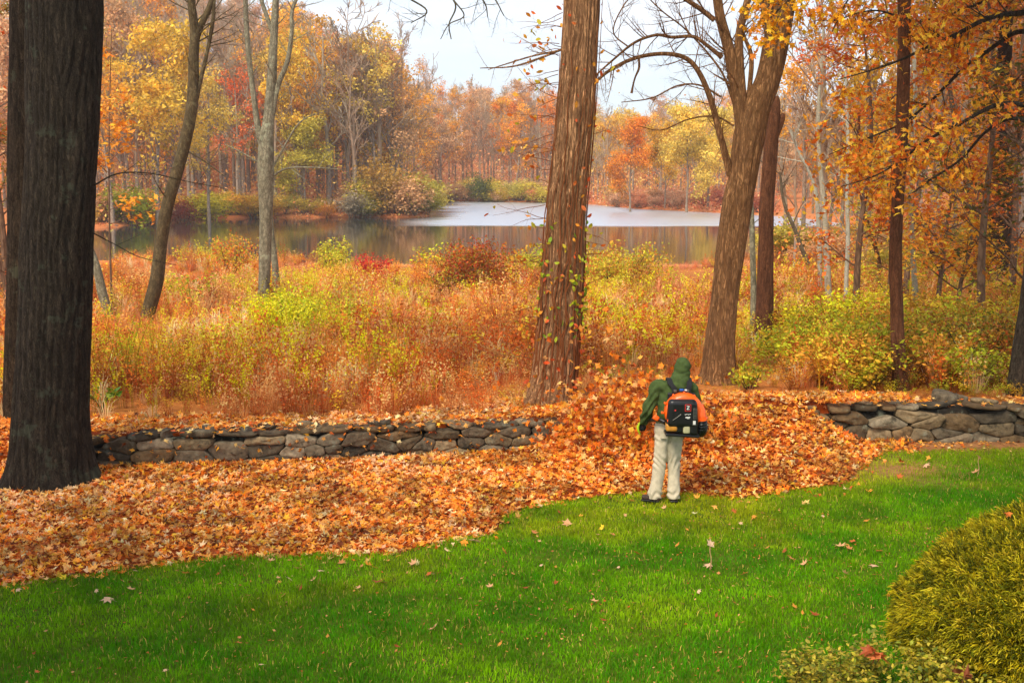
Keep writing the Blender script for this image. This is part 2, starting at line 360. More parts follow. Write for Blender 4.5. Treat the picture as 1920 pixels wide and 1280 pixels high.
L.new(no.outputs['Fac'], mr.inputs['Value']); sc_ = N(nt, 'ShaderNodeVectorMath', operation='SCALE'); L.new(at.outputs['Color'], sc_.inputs[0]); L.new(mr.outputs[0], sc_.inputs['Scale']); L.new(sc_.outputs[0], b.inputs['Base Color'])
b.inputs['Roughness'].default_value = 1; b.inputs['Specular IOR Level'].default_value = .1
bp = N(nt, 'ShaderNodeBump'); bp.inputs['Strength'].default_value = .6; bp.inputs['Distance'].default_value = .04; L.new(no.outputs['Fac'], bp.inputs['Height']); L.new(bp.outputs[0], b.inputs['Normal'])
tag(mb.build('ground', mg, smooth=True), kind='structure')

# water
mw, nt, b, L = newmat('lake_water')
tx = N(nt, 'ShaderNodeTexCoord'); sx = N(nt, 'ShaderNodeSeparateXYZ'); L.new(tx.outputs['Object'], sx.inputs[0])
nw = N(nt, 'ShaderNodeTexNoise'); nw.inputs['Scale'].default_value = .06; nw.inputs['Detail'].default_value = 3; L.new(tx.outputs['Object'], nw.inputs['Vector'])
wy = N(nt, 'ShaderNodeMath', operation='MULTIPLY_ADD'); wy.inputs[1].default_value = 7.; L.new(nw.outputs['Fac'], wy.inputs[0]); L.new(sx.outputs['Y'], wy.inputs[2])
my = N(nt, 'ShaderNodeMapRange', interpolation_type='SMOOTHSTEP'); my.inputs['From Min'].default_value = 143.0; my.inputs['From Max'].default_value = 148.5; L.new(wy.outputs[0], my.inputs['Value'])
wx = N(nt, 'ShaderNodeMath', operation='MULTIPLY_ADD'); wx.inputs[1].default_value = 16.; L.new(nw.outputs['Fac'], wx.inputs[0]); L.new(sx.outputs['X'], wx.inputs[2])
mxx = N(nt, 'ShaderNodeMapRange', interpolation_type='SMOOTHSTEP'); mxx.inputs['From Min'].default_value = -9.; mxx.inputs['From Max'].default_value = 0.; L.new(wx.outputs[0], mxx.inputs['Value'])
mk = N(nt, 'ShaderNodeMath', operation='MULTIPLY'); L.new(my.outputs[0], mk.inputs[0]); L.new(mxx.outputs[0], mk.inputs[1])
mpw = N(nt, 'ShaderNodeMapping'); mpw.inputs['Scale'].default_value = (.55, 1.6, 1); L.new(tx.outputs['Object'], mpw.inputs[0])
rip = N(nt, 'ShaderNodeTexNoise'); rip.inputs['Scale'].default_value = 1.3; rip.inputs['Detail'].default_value = 6; L.new(mpw.outputs[0], rip.inputs['Vector'])
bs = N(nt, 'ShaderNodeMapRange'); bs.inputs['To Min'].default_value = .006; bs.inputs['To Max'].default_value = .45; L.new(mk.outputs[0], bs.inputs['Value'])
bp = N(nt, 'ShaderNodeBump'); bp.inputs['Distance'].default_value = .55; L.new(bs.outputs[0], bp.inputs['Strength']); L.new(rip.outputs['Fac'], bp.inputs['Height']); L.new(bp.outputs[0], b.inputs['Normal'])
ro = N(nt, 'ShaderNodeMapRange'); ro.inputs['To Min'].default_value = .05; ro.inputs['To Max'].default_value = .3; L.new(mk.outputs[0], ro.inputs['Value']); L.new(ro.outputs[0], b.inputs['Roughness']); me_ = N(nt, 'ShaderNodeMath', operation='MULTIPLY'); me_.inputs[1].default_value = .8; L.new(mk.outputs[0], me_.inputs[0]); L.new(me_.outputs[0], b.inputs['Metallic']); mc_ = N(nt, 'ShaderNodeMixRGB'); mc_.inputs[1].default_value = (.035, .035, .028, 1); mc_.inputs[2].default_value = (.8, .83, .88, 1); L.new(mk.outputs[0], mc_.inputs[0]); L.new(mc_.outputs[0], b.inputs['Base Color'])  # pale metallic base colour stands in for sky sheen on the ruffled zone
b.inputs['Base Color'].default_value = (.035, .035, .028, 1); io = N(nt, 'ShaderNodeMapRange'); io.inputs['To Min'].default_value = 1.9; io.inputs['To Max'].default_value = 2.6; L.new(mk.outputs[0], io.inputs['Value']); L.new(io.outputs[0], b.inputs['IOR'])
mb = MB(); mb.add([(-330, 60, ZW), (330, 60, ZW), (330, 330, ZW), (-330, 330, ZW)], [(0, 1, 2, 3)]); tag(mb.build('lake_water', mw), kind='structure')

# ------------------------------------------------------------------ lawn
rng = np.random.RandomState(11)
n = 500000
y = rng.uniform(7.6 ** 2, 17.2 ** 2, n) ** .5; x = rng.uniform(-1, 1, n) * (y * .47 + 1.7)
yb = yleaf(x) + .16 * (fbm(x * 3, y * 3) - .4)
keep = (y < yb)
dmk = .8 * np.exp(-((x - 5.2) / .9) ** 2 - ((y - 15.1) / .6) ** 2) + np.exp(-((y - ywall(x)) / .4) ** 2) * (x > 4.8)
keep &= rng.rand(n) > dmk * 1.1 + .55 * sstep(.62, .75, fbm(x * .9 + 3, y * 1.4)) * sstep(9.5, 12, y)
x = x[keep]; y = y[keep]; n = len(x)
pn = fbm(x * .55, y * .7); fn = fbm(x * 4, y * 4, 3)
edge = np.clip(1 - (yleaf(x) - y) / 1.6, 0, 1) * sstep(-2, 3, x)
g1, g2, g3, g4 = lin((62, 134, 2)), lin((126, 180, 2)), lin((176, 180, 22)), lin((204, 176, 84))
pm_ = fbm(x * 1.7 + 11, y * 2.3 + 5, 3)
t = np.clip(sstep(.35, .65, pn) * .7 + .4 * sstep(.4, .65, pm_) + rng.uniform(-.2, .3, n), 0, 1)[:, None]
col = g1 * (1 - t) + g2 * t
ye = np.clip(edge * .5 + sstep(.45, .7, fbm(x * .8 + 40, y * .8)) * .55 * sstep(8, 12, y), 0, .8)[:, None]
col = col * (1 - ye) + g3 * ye
dry = rng.rand(n) < .045; col[dry] = g4
col *= rng.uniform(.7, 1.2, (n, 1)) * (.88 + .26 * sstep(.3, .6, fbm(x * 2.6 + 60, y * 3 + 2, 3)))[:, None]
h = rng.uniform(.03, .062, n) * (.45 + 1.15 * fn)
R = rots(n, rng, tilt=np.full(n, 0.)); az = rng.uniform(0, 2 * math.pi, n); lean = rng.uniform(0, .95, n)
B = np.stack([x, y, ground(x, y) - .004], 1)
wd = np.stack([np.cos(az), np.sin(az) * .6, 0 * az], 1) * rng.uniform(.0028, .0048, n)[:, None]
ld = np.stack([np.sin(az + rng.uniform(-1, 1, n)), -np.cos(az), 0 * az], 1) * (lean * h)[:, None]
mid = B + ld * .35 + np.stack([0 * h, 0 * h, h * .62], 1); tip = B + ld + np.stack([0 * h, 0 * h, h * np.sqrt(np.clip(1 - (lean * .75) ** 2, .1, 1))], 1)
V = np.stack([B - wd, B + wd, mid + wd * .8, mid - wd * .8, tip], 1)
i5 = (np.arange(n) * 5)[:, None]
mb = MB(); mb.add(V.reshape(-1, 3), np.zeros((0, 3), int), np.repeat(col, 5, 0)); mb.Q.append(np.array([0, 1, 2, 3]) + i5); mb.T.append(np.array([3, 2, 4]) + i5)
tag(mb.build('lawn_grass', M_GRASS), 'short green mown grass of the lawn', 'grass', kind='stuff')

# ------------------------------------------------------------------ fallen leaf bed
PAL_LIT = [(246, 162, 58), (234, 130, 32), (252, 196, 118), (252, 186, 50), (196, 94, 28), (254, 216, 158), (250, 174, 86), (116, 58, 22)]
PW = [6, 4.6, 3.4, 2.4, 3., 1.8, 5, 1.6]
mb = MB()
n = 74000
y = rng.uniform(9.8, 18.0, n); x = rng.uniform(-8.2, 5.9, n)
yb, yw = yleaf(x), ywall(x)
soft = yb + .3 * (rng.rand(n) ** 2 - .4) - rng.exponential(.25, n) * (rng.rand(n) < .10)
k = (y > soft) & (y < yw + np.where(x < -.4, 1.5, 2.2) + .3 * (rng.rand(n) - .5)) & ~((y > yw - .02) & (y < yw + .5) & (x < .25) & (x > -6.1) & (rng.rand(n) < .75))
x = x[k]; y = y[k]; n = len(x); z = ground(x, y)
inw = (y > ywall(x)) & (y < ywall(x) + .5) & (x > -6.05); z = np.where(inw, np.maximum(z, .54 + .12 * sstep(.3, 1.5, x)), z)
z = z + rng.uniform(.0, .04, n) + .05 * rng.rand(n) * sstep(.5, 1.5, x)
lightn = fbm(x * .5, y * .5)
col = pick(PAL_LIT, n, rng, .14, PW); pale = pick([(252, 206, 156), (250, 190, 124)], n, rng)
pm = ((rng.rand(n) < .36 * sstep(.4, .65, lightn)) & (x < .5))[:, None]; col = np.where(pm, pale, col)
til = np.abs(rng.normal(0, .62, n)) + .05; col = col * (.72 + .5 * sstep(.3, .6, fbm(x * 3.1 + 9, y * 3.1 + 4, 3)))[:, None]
half = rng.rand(n) < .55
for tp, mk_ in ((MAPLE, half), (MAPLE2, ~half & (rng.rand(n) < .75)), (OAK, None)):
    if mk_ is None: mk_ = ~used
    else: used = mk_ if tp is MAPLE else (used | mk_)
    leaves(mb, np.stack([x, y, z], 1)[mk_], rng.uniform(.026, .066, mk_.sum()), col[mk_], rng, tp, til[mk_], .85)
tag(mb.build('leaf_litter', M_LEAF), 'deep bed of orange fallen leaves heaped against the stone wall', 'fallen leaves', kind='stuff')

# leaves thrown up by the blower
mb = MB(); n = 3600
c1 = np.array([(1.3, 15.5, .5), (1.25, 15.8, .72), (1.65, 15.8, .85), (2.05, 15.6, .8), (2.5, 15.8, .72), (.9, 15.8, .5), (1.4, 16.1, .9), (2.8, 15.8, .6)]); s1 = np.array([(.42, .4, .26), (.32, .4, .28), (.3, .4, .3), (.35, .4, .3), (.35, .4, .2), (.3, .3, .15), (.38, .4, .25), (.4, .3, .15)])
i = rng.choice(8, n, p=[.24, .15, .15, .13, .11, .07, .09, .06]); P = c1[i] + rng.normal(0, 1, (n, 3)) * s1[i] * rng.choice([.75, 1., 1.7], n, p=[.45, .37, .18])[:, None] - (0, 0, .15)
P[:, 2] = np.maximum(P[:, 2], ground(P[:, 0], P[:, 1]) + .02)
k = P[:, 1] > 14.6; P = P[k]; n = len(P)
leaves(mb, P, rng.uniform(.04, .075, n), pick([(246, 152, 44), (232, 124, 28), (250, 176, 60), (196, 92, 26), (246, 186, 110), (150, 74, 26)], n, rng, .14), rng, MAPLE, None, .5)
tag(mb.build('blown_leaves', M_LEAF), 'cloud of orange leaves flying up in front of the person', 'flying leaves', kind='stuff')

# small crumbs on the lawn, and single leaves
mb = MB(); n = 5200; y = rng.uniform(7.8, 15.5, n); x = rng.uniform(-1, 1, n) * y * .46
k = (y < yleaf(x)) & (rng.rand(n) < .25 + .75 * sstep(.45, .7, fbm(x * .5 + 7, y * .5))); x = x[k]; y = y[k]; n = len(x)
leaves(mb, np.stack([x, y, ground(x, y) + .035], 1), rng.uniform(.008, .021, n), pick([(200, 130, 60), (150, 90, 40), (220, 160, 100), (190, 90, 30)], n, rng), rng, DIAM, rng.uniform(0, .8, n), .3)
tag(mb.build('leaf_crumbs', M_LEAF), 'small torn leaf bits scattered through the green lawn', 'leaf bits', kind='stuff')
tmpl = []
for q, (tp, c) in enumerate([(MAPLE, (236, 178, 128)), (MAPLE2, (214, 110, 48)), (OAK, (168, 84, 36)), (MAPLE, (222, 146, 84)), (MAPLE2, (244, 196, 156)), (OAK, (226, 150, 60))]):
    m_ = MB(); leaves(m_, [(0, 0, 0)], 1., lin(c), rng, tp, np.array([.25]), .5)
    tube(m_, [(0, -.3, 0), (.05, -.7, .03), (.02, -1.1, .1)], [.03, .025, .02], 4, lin(c) * .7)
    tmpl.append((m_.mesh('fallen_leaf', M_LEAF), ['pale buff maple', 'orange maple', 'brown oak', 'tan maple', 'cream maple', 'golden oak'][q]))
pts = [(203, 1130, 4, .085), (243, 1112, 0, .06), (105, 1118, 1, .06), (412, 1102, 5, .06), (811, 1188, 0, .07), (893, 1020, 4, .08), (1065, 988, 0, .08), (1196, 1046, 1, .075), (1735, 878, 4, .08), (1828, 892, 0, .08), (1330, 1066, 4, .075), (710, 1098, 2, .09), (920, 1107, 0, .05), (1112, 1134, 0, .055), (1490, 1145, 5, .055), (1507, 1065, 0, .06), (1640, 1068, 4, .07), (1575, 1032, 0, .075), (1600, 1022, 1, .06), (1592, 1036, 3, .06), (1648, 1040, 1, .05), (1397, 1082, 1, .055), (1375, 966, 1, .06), (1262, 930, 3, .05), (1530, 1160, 2, .07), (1690, 872, 2, .09), (1685, 900, 1, .07), (1000, 1005, 3, .06), (1150, 1010, 3, .05), (600, 1076, 4, .06), (640, 1062, 3, .06), (776, 1064, 0, .07), (742, 1035, 4, .1), (805, 1082, 1, .05), (700, 1070, 5, .06), (560, 1072, 2, .07), (508, 1058, 0, .06), (350, 1082, 5, .08), (465, 1124, 2, .05)]
rr = random.Random(5)
while len(pts) < 150:
    u, v = rr.uniform(0, 1900), rr.uniform(930, 1270)
    if rr.random() > (.35 + .65 * (v < 1130)): continue
    pts.append((u, v, rr.randrange(6), rr.uniform(.025, .05)))
nl = 0
for (u, v, q, s) in pts:
    gx, gy = gflat(u, v)
    if gy > yleaf(gx) - .02 or (gx > 2.6 and gy < 9.9 and gx > 3.0) : continue
    o = bpy.data.objects.new('fallen_leaf', tmpl[q][0]); COL.objects.link(o); o.location = (gx, gy, float(ground(gx, gy)) + .045)
    o.scale = (s, s, s); o.rotation_euler = (rr.uniform(-.5, .5), rr.uniform(-.5, .5), rr.uniform(0, 6.28))
    tag(o, tmpl[q][1] + ' leaf lying loose on the green lawn', 'leaf', 'single ' + tmpl[q][1] + ' leaves on the lawn')
# ------------------------------------------------------------------ dry stone wall
rng = np.random.RandomState(21)
ms, nt, b, L = newmat('wall_stone')
at = N(nt, 'ShaderNodeAttribute', attribute_name='col'); tx = N(nt, 'ShaderNodeTexCoord')
no = N(nt, 'ShaderNodeTexNoise'); no.inputs['Scale'].default_value = 11; no.inputs['Detail'].default_value = 9; no.inputs['Roughness'].default_value = .72; L.new(tx.outputs['Object'], no.inputs['Vector'])
n2 = N(nt, 'ShaderNodeTexNoise'); n2.inputs['Scale'].default_value = 4.5; n2.inputs['Detail'].default_value = 8; n2.inputs['Roughness'].default_value = .7; L.new(tx.outputs['Object'], n2.inputs['Vector'])
mr = N(nt, 'ShaderNodeMapRange'); mr.inputs['From Min'].default_value = .3; mr.inputs['From Max'].default_value = .72; mr.inputs['To Min'].default_value = .35; mr.inputs['To Max'].default_value = 1.5; L.new(no.outputs['Fac'], mr.inputs['Value'])
s1_ = N(nt, 'ShaderNodeVectorMath', operation='SCALE'); L.new(at.outputs['Color'], s1_.inputs[0]); L.new(mr.outputs[0], s1_.inputs['Scale'])
r2 = N(nt, 'ShaderNodeMapRange'); r2.inputs['From Min'].default_value = .57; r2.inputs['From Max'].default_value = .66; r2.inputs['To Max'].default_value = .65; L.new(n2.outputs['Fac'], r2.inputs['Value'])
m3 = N(nt, 'ShaderNodeMixRGB'); m3.inputs[2].default_value = (*lin((128, 130, 112)), 1); L.new(r2.outputs[0], m3.inputs[0]); L.new(s1_.outputs[0], m3.inputs[1])
r3 = N(nt, 'ShaderNodeMapRange'); r3.inputs['From Min'].default_value = .44; r3.inputs['From Max'].default_value = .36; r3.inputs['To Max'].default_value = .7; L.new(n2.outputs['Fac'], r3.inputs['Value'])
m4 = N(nt, 'ShaderNodeMixRGB'); m4.inputs[2].default_value = (*lin((34, 32, 22)), 1); L.new(r3.outputs[0], m4.inputs[0]); L.new(m3.outputs[0], m4.inputs[1])
L.new(m4.outputs[0], b.inputs['Base Color']); b.inputs['Roughness'].default_value = .85; b.inputs['Specular IOR Level'].default_value = .25
bp = N(nt, 'ShaderNodeBump'); bp.inputs['Strength'].default_value = .8; bp.inputs['Distance'].default_value = .02; L.new(no.outputs['Fac'], bp.inputs['Height']); L.new(bp.outputs[0], b.inputs['Normal'])
M_STONE = ms
_tu = [-200, 170, 230, 400, 620, 800, 1000, 1200, 1400, 1530, 1620, 1700, 1920, 2300]; _tv = [800, 822, 812, 806, 800, 795, 788, 782, 775, 766, 760, 758, 756, 752]
_tp = [W(u, v, float(ywall((u - 960) / F * 16.3)) + .15) for u, v in zip(_tu, _tv)]
TX = [p[0] for p in _tp]; TZ = [p[2] for p in _tp]
def wtop(x): return np.interp(x, TX, TZ)
def clip(poly, nx, ny, c):
    out_ = []
    for i in range(len(poly)):
        a, b_ = poly[i], poly[(i + 1) % len(poly)]; da, db = nx * a[0] + ny * a[1] - c, nx * b_[0] + ny * b_[1] - c
        if da <= 0: out_.append(a)
        if da * db < 0: t = da / (da - db); out_.append((a[0] + (b_[0] - a[0]) * t, a[1] + (b_[1] - a[1]) * t))
    return out_
def smooth_poly(P, n, rng, it=1):
    P = np.array(P)
    for _ in range(it):
        Q = np.roll(P, -1, 0); P = np.stack([P * .91 + Q * .09, P * .09 + Q * .91], 1).reshape(-1, 2)
    d = np.r_[0, np.cumsum(np.linalg.norm(np.roll(P, -1, 0) - P, axis=1))]; PP = np.vstack([P, P[:1]])
    s = np.linspace(0, d[-1], n, endpoint=False)
    return np.stack([np.interp(s, d, PP[:, 0]), np.interp(s, d, PP[:, 1])], 1)
def stone_face(mb, poly, mapf, rng, col, prot, deep=.2, n=20):
    P = smooth_poly(poly, n, rng); c = P.mean(0); size = math.sqrt(abs(sum(P[i, 0] * P[(i + 1) % n, 1] - P[(i + 1) % n, 0] * P[i, 1] for i in range(n)) / 2))
    dirs = P - c; ln = np.linalg.norm(dirs, axis=1)[:, None]; u = dirs / ln
    rings = []; tiltx, tilty = rng.normal(0, .09, 2)
    prof = [(-.004, -deep), (.0, -.05), (.002, -.02), (.006, -.003), (.022, .004), (None, .012), (None, .014)]
    jit = rng.normal(0, .012, n); jit = (jit + np.roll(jit, 1) + np.roll(jit, -1)) / 3 * min(1, size / .15)
    for k, (ins, z) in enumerate(prof):
        if ins is None: f = (.55, .25)[k - 5]; R = c + dirs * f
        else: R = c + u * (np.maximum(ln - ins * min(1, size / .12), ln * .4) + jit[:, None])
        zz = np.full(n, z) + prot + (R[:, 0] - c[0]) * tiltx + (R[:, 1] - c[1]) * tilty
        zz += (fbm(R[:, 0] * 12 + 31, R[:, 1] * 18 + 7) - .5) * .07 * (k > 1)
        rings.append(mapf(R, zz))
    cz = np.array([prot + .014]); rings.append(mapf(c[None], cz))
    V = np.concatenate(rings); K = len(prof)
    i = np.arange(n); j = (i + 1) % n
    Q = np.concatenate([np.stack([k * n + i, k * n + j, (k + 1) * n + j, (k + 1) * n + i], 1) for k in range(K - 1)])
    mb.add(V, Q, col); mb.T.append(np.stack([(K - 1) * n + i, (K - 1) * n + j, np.full(n, K * n)], 1) + mb.n - len(V))
STC = [(126, 110, 88), (104, 92, 74), (142, 122, 92), (94, 80, 60), (122, 98, 68), (150, 136, 112), (80, 70, 56)]
body = MB(); X0, X1 = -6.05, 10.4
seeds = []
t0 = -.1
while t0 < .85:
    rh = rng.uniform(.06, .17); s = X0 + rng.rand() * .2
    while s < X1:
        wd = rng.uniform(.16, .62) * (1.25 if rh > .11 else .85); seeds.append((s + wd / 2, t0 + rh / 2 + rng.normal(0, .02), wd)); s += wd
    t0 += rh
S = np.array([s_ for s_ in seeds if rng.rand() > .2]); AN = 2.3
for i, (sx_, sy_, _) in enumerate(S):
    H = float(wtop(sx_)) - .06
    if sy_ > H - .01: continue
    poly = [(sx_ - .5, -.12), (sx_ + .5, -.12), (sx_ + .5, H), (sx_ - .5, H)]
    near = np.argsort(np.abs(S[:, 0] - sx_) + AN * np.abs(S[:, 1] - sy_))[1:26]
    for j in near:
        nx, ny = S[j, 0] - sx_, (S[j, 1] - sy_) * AN * AN; c = (S[j, 0] ** 2 - sx_ ** 2 + AN * AN * (S[j, 1] ** 2 - sy_ ** 2)) / 2
        poly = clip(poly, nx, ny, c)
        if len(poly) < 3: break
    if len(poly) < 3: continue
    def mapf(R, zz): return np.stack([R[:, 0], ywall(R[:, 0]) - zz, R[:, 1]], 1)
    cc_ = lin(STC[rng.randint(len(STC))]) * rng.uniform(.6, 1.15)
    stone_face(body, poly, mapf, rng, cc_, rng.uniform(-.03, .03))
core = MB(); xs_ = np.linspace(X0, X1, 60); yy = ywall(xs_)
for k in range(59):
    a, b_ = xs_[k], xs_[k + 1]
    P = [(a, yy[k] + .13, -.2), (b_, yy[k + 1] + .13, -.2), (b_, yy[k + 1] + .13, wtop(b_) - .085), (a, yy[k] + .13, wtop(a) - .085), (b_, yy[k + 1] + .5, wtop(b_) - .085), (a, yy[k] + .5, wtop(a) - .085)]
    body.add(P, [(0, 1, 2, 3), (3, 2, 4, 5)], lin((34, 28, 20)))
wall = empty('stone_wall', (0, 16.3, 0), 'long low dry stone wall of grey fieldstones between lawn and meadow', 'wall')
body.build('stonework', M_STONE, wall, (0, 16.3, 0), smooth=True)
caps = MB(); s = X0
def slab(mb, cx, cy, cz, w_, d_, h_, rng, col, n=18, tilt=.05):
    a = np.sort(rng.uniform(0, 2 * math.pi, 9)); poly = [(math.cos(t) * w_ / 2 * rng.uniform(.85, 1.15), math.sin(t) * d_ / 2 * rng.uniform(.85, 1.15)) for t in a]
    P = smooth_poly(poly, n, rng); P = np.where(np.abs(P) > 0, P, P); tx_, ty_ = rng.normal(0, tilt, 2); rings = []
    for f, z in ((.0, -h_ / 2), (.9, -h_ / 2), (1., -h_ * .3), (1.02, h_ * .1), (.97, h_ * .38), (.88, h_ / 2), (.5, h_ / 2), (0, h_ / 2)):
        Q_ = P * f; zz = z + Q_[:, 0] * tx_ + Q_[:, 1] * ty_ + (fbm((Q_[:, 0] + cx) * 10, (Q_[:, 1] + cy) * 10) - .5) * .035 * (f < 1)
        o = (fbm(P[:, 0] * 20 + cx * 9, P[:, 1] * 20 + z * 60) - .5)[:, None] * .04
        Q_ = Q_ * (1 + o); rings.append(np.stack([cx + Q_[:, 0], cy + Q_[:, 1], cz + zz], 1))
    V = np.concatenate(rings); K = len(rings); i = np.arange(n); j = (i + 1) % n
    mb.add(V, np.concatenate([np.stack([k * n + i, k * n + j, (k + 1) * n + j, (k + 1) * n + i], 1) for k in range(K - 1)]), col)
while s < X1:
    wd = rng.uniform(.28, .75); h_ = rng.uniform(.05, .1); x_ = s + wd / 2
    slab(caps, x_, float(ywall(x_)) + .17 + rng.normal(0, .02), float(wtop(x_)) - .03 + rng.normal(0, .012), wd * 1.08, rng.uniform(.36, .5), h_, rng, lin(STC[rng.randint(len(STC))]) * rng.uniform(.55, .9))
    if rng.rand() < .35: slab(caps, x_ + rng.normal(0, .1), float(ywall(x_)) + .2, float(wtop(x_)) + .03, wd * .6, .28, .055, rng, lin(STC[rng.randint(len(STC))]))
    s += wd * .93
caps.build('capstones', M_STONE, wall, (0, 16.3, 0), smooth=True)
def boulder(u, v, D, w_, d_, h_, label):
    p = W(u, v, D); m_ = MB(); slab(m_, 0, 0, 0, w_, d_, h_, rng, lin((104, 92, 74)), 20, .18); o = m_.build('loose_stone', M_STONE, base=(0, 0, 0), smooth=True); o.location = tuple(p); tag(o, label, 'stone')
boulder(1775, 748, 17.25, .42, .36, .2, 'large angular loose stone sitting on top of the right end of the wall')
boulder(1802, 747, 17.4, .22, .25, .12, 'small loose stone beside the large angular one on the wall top')
boulder(1690, 752, 17.2, .5, .3, .06, 'thin flat loose slab lying on the wall top near the slim reddish trunk')
boulder(1640, 757, 17.15, .3, .26, .05, 'short flat stone chip lying on the wall beside the leaf heap')
# leaves caught on and below the wall
mb = MB()
n = 420; x = rng.uniform(-6.4, 8.2, n); x = np.where(rng.rand(n) < .6, rng.uniform(-6.4, .3, n), x); y = ywall(x) + rng.uniform(-.05, .45, n)
leaves(mb, np.stack([x, y, wtop(x) + rng.uniform(0, .04, n)], 1), rng.uniform(.035, .07, n), pick(PAL_LIT, n, rng, .14, PW), rng, MAPLE, rng.uniform(0, .6, n), .5)
n = 130; x = rng.uniform(-6.4, .2, n); z = rng.uniform(.12, .5, n)
leaves(mb, np.stack([x, ywall(x) - rng.uniform(.02, .06, n), z], 1), rng.uniform(.03, .06, n), pick(PAL_LIT, n, rng, .14, PW), rng, MAPLE, rng.uniform(.3, 1.5, n), .5)
n = 260; x = rng.uniform(5.0, 10., n); y = ywall(x) - np.abs(rng.normal(0, .25, n))
leaves(mb, np.stack([x, y, ground(x, y) + .02], 1), rng.uniform(.02, .05, n), pick(PAL_LIT, n, rng, .14, PW), rng, MAPLE2, rng.uniform(0, .6, n), .5)
n = 900; x = rng.uniform(4.6, 10.4, n); y = ywall(x) + .3 + rng.uniform(0, 1.5, n)
leaves(mb, np.stack([x, y, np.maximum(ground(x, y), .5 * (y < ywall(x) + .6)) + .02], 1), rng.uniform(.03, .07, n), pick(PAL_LIT, n, rng, .14, PW), rng, MAPLE2, rng.uniform(0, .6, n), .5)
tag(mb.build('wall_leaves', M_LEAF), 'orange leaves caught on the stones and along the foot of the wall', 'fallen leaves', kind='stuff')

# ------------------------------------------------------------------ meadow
rng = np.random.RandomState(31)
def proto_goldenrod(rng, ns=5, nl=14, npl=16, h=1.):
    m = MB()
    for s in range(ns):
        a = rng.uniform(0, 6.28); r = rng.uniform(0, .16); hh = h * rng.uniform(.7, 1.1); le = rng.uniform(.05, .3)
        t = np.linspace(0, 1, 4)[:, None]; P = np.hstack([math.cos(a) * (r + le * t ** 2 * hh), math.sin(a) * (r + le * t ** 2 * hh), t * hh])
        tube(m, P, [.006, .005, .004, .002], 3, (.55, .36, .22))
        q = rng.uniform(.25, .85, nl); Pl = np.stack([np.interp(q, t[:, 0], P[:, k]) for k in range(3)], 1)
        az = rng.uniform(0, 6.28, nl); o = np.stack([np.cos(az), np.sin(az), rng.uniform(.1, .8, nl)], 1); o /= np.linalg.norm(o, axis=1)[:, None]
        ln = rng.uniform(.04, .085, nl)[:, None]; sd_ = np.cross(o, (0, 0, 1.)); sd_ /= np.linalg.norm(sd_, axis=1)[:, None]
        V = np.stack([Pl, Pl + o * ln * .5 + sd_ * ln * .16, Pl + o * ln, Pl + o * ln * .5 - sd_ * ln * .16], 1)
        m.add(V.reshape(-1, 3), np.arange(nl * 4).reshape(-1, 4), np.repeat(np.interp(q, [0, 1], [.55, 1.1])[:, None] * np.ones((1, 3)), 4, 0))
        if npl:
            q = rng.uniform(.72, 1.03, npl); Pl = np.stack([np.interp(q, t[:, 0], P[:, k]) for k in range(3)], 1) + rng.normal(0, .035, (npl, 3))
            leaves(m, Pl, rng.uniform(.012, .028, npl), (1.25, 1.15, .8), rng, DIAM, None, 0)
    return m
def proto_dry(rng, ns=7, nf=11, h=.9):
    m = MB()
    for s in range(ns):
        a = rng.uniform(0, 6.28); r = rng.uniform(0, .18); hh = h * rng.uniform(.6, 1.1); le = rng.uniform(.05, .45)
        t = np.linspace(0, 1, 4)[:, None]; P = np.hstack([math.cos(a) * (r + le * t ** 2 * hh), math.sin(a) * (r + le * t ** 2 * hh), t * hh])
        tube(m, P, [.005, .004, .003, .002], 3, (.7, .55, .45))
        q = rng.uniform(.35, 1.02, nf); Pl = np.stack([np.interp(q, t[:, 0], P[:, k]) for k in range(3)], 1) + rng.normal(0, .05, (nf, 3))
        leaves(m, Pl, rng.uniform(.018, .042, nf), np.repeat(rng.uniform(.7, 1.25, (nf, 1)), 3, 1), rng, DIAM, None, .3)
    return m
def proto_tuft(rng, nb=34, h=.8):
    m = MB(); a = rng.uniform(0, 6.28, nb); r = rng.uniform(0, .12, nb); le = rng.uniform(.15, .8, nb) * h; hh = h * rng.uniform(.5, 1.05, nb)
    d = np.stack([np.cos(a), np.sin(a), 0 * a], 1); s_ = np.stack([-np.sin(a), np.cos(a), 0 * a], 1) * rng.uniform(.004, .008, nb)[:, None]
    B = d * r[:, None]; M1 = B + d * (le * .3)[:, None] + np.outer(hh * .65, (0, 0, 1.)); T_ = B + d * le[:, None] + np.outer(hh * rng.uniform(.6, 1.05, nb), (0, 0, 1.))
    V = np.stack([B - s_, B + s_, M1 + s_, M1 - s_, T_], 1); i5 = (np.arange(nb) * 5)[:, None]
    m.add(V.reshape(-1, 3), np.zeros((0, 3), int), np.repeat(rng.uniform(.7, 1.25, (nb, 1)) * np.ones((1, 3)), 5, 0)); m.Q.append(np.array([0, 1, 2, 3]) + i5); m.T.append(np.array([3, 2, 4]) + i5)
    return m
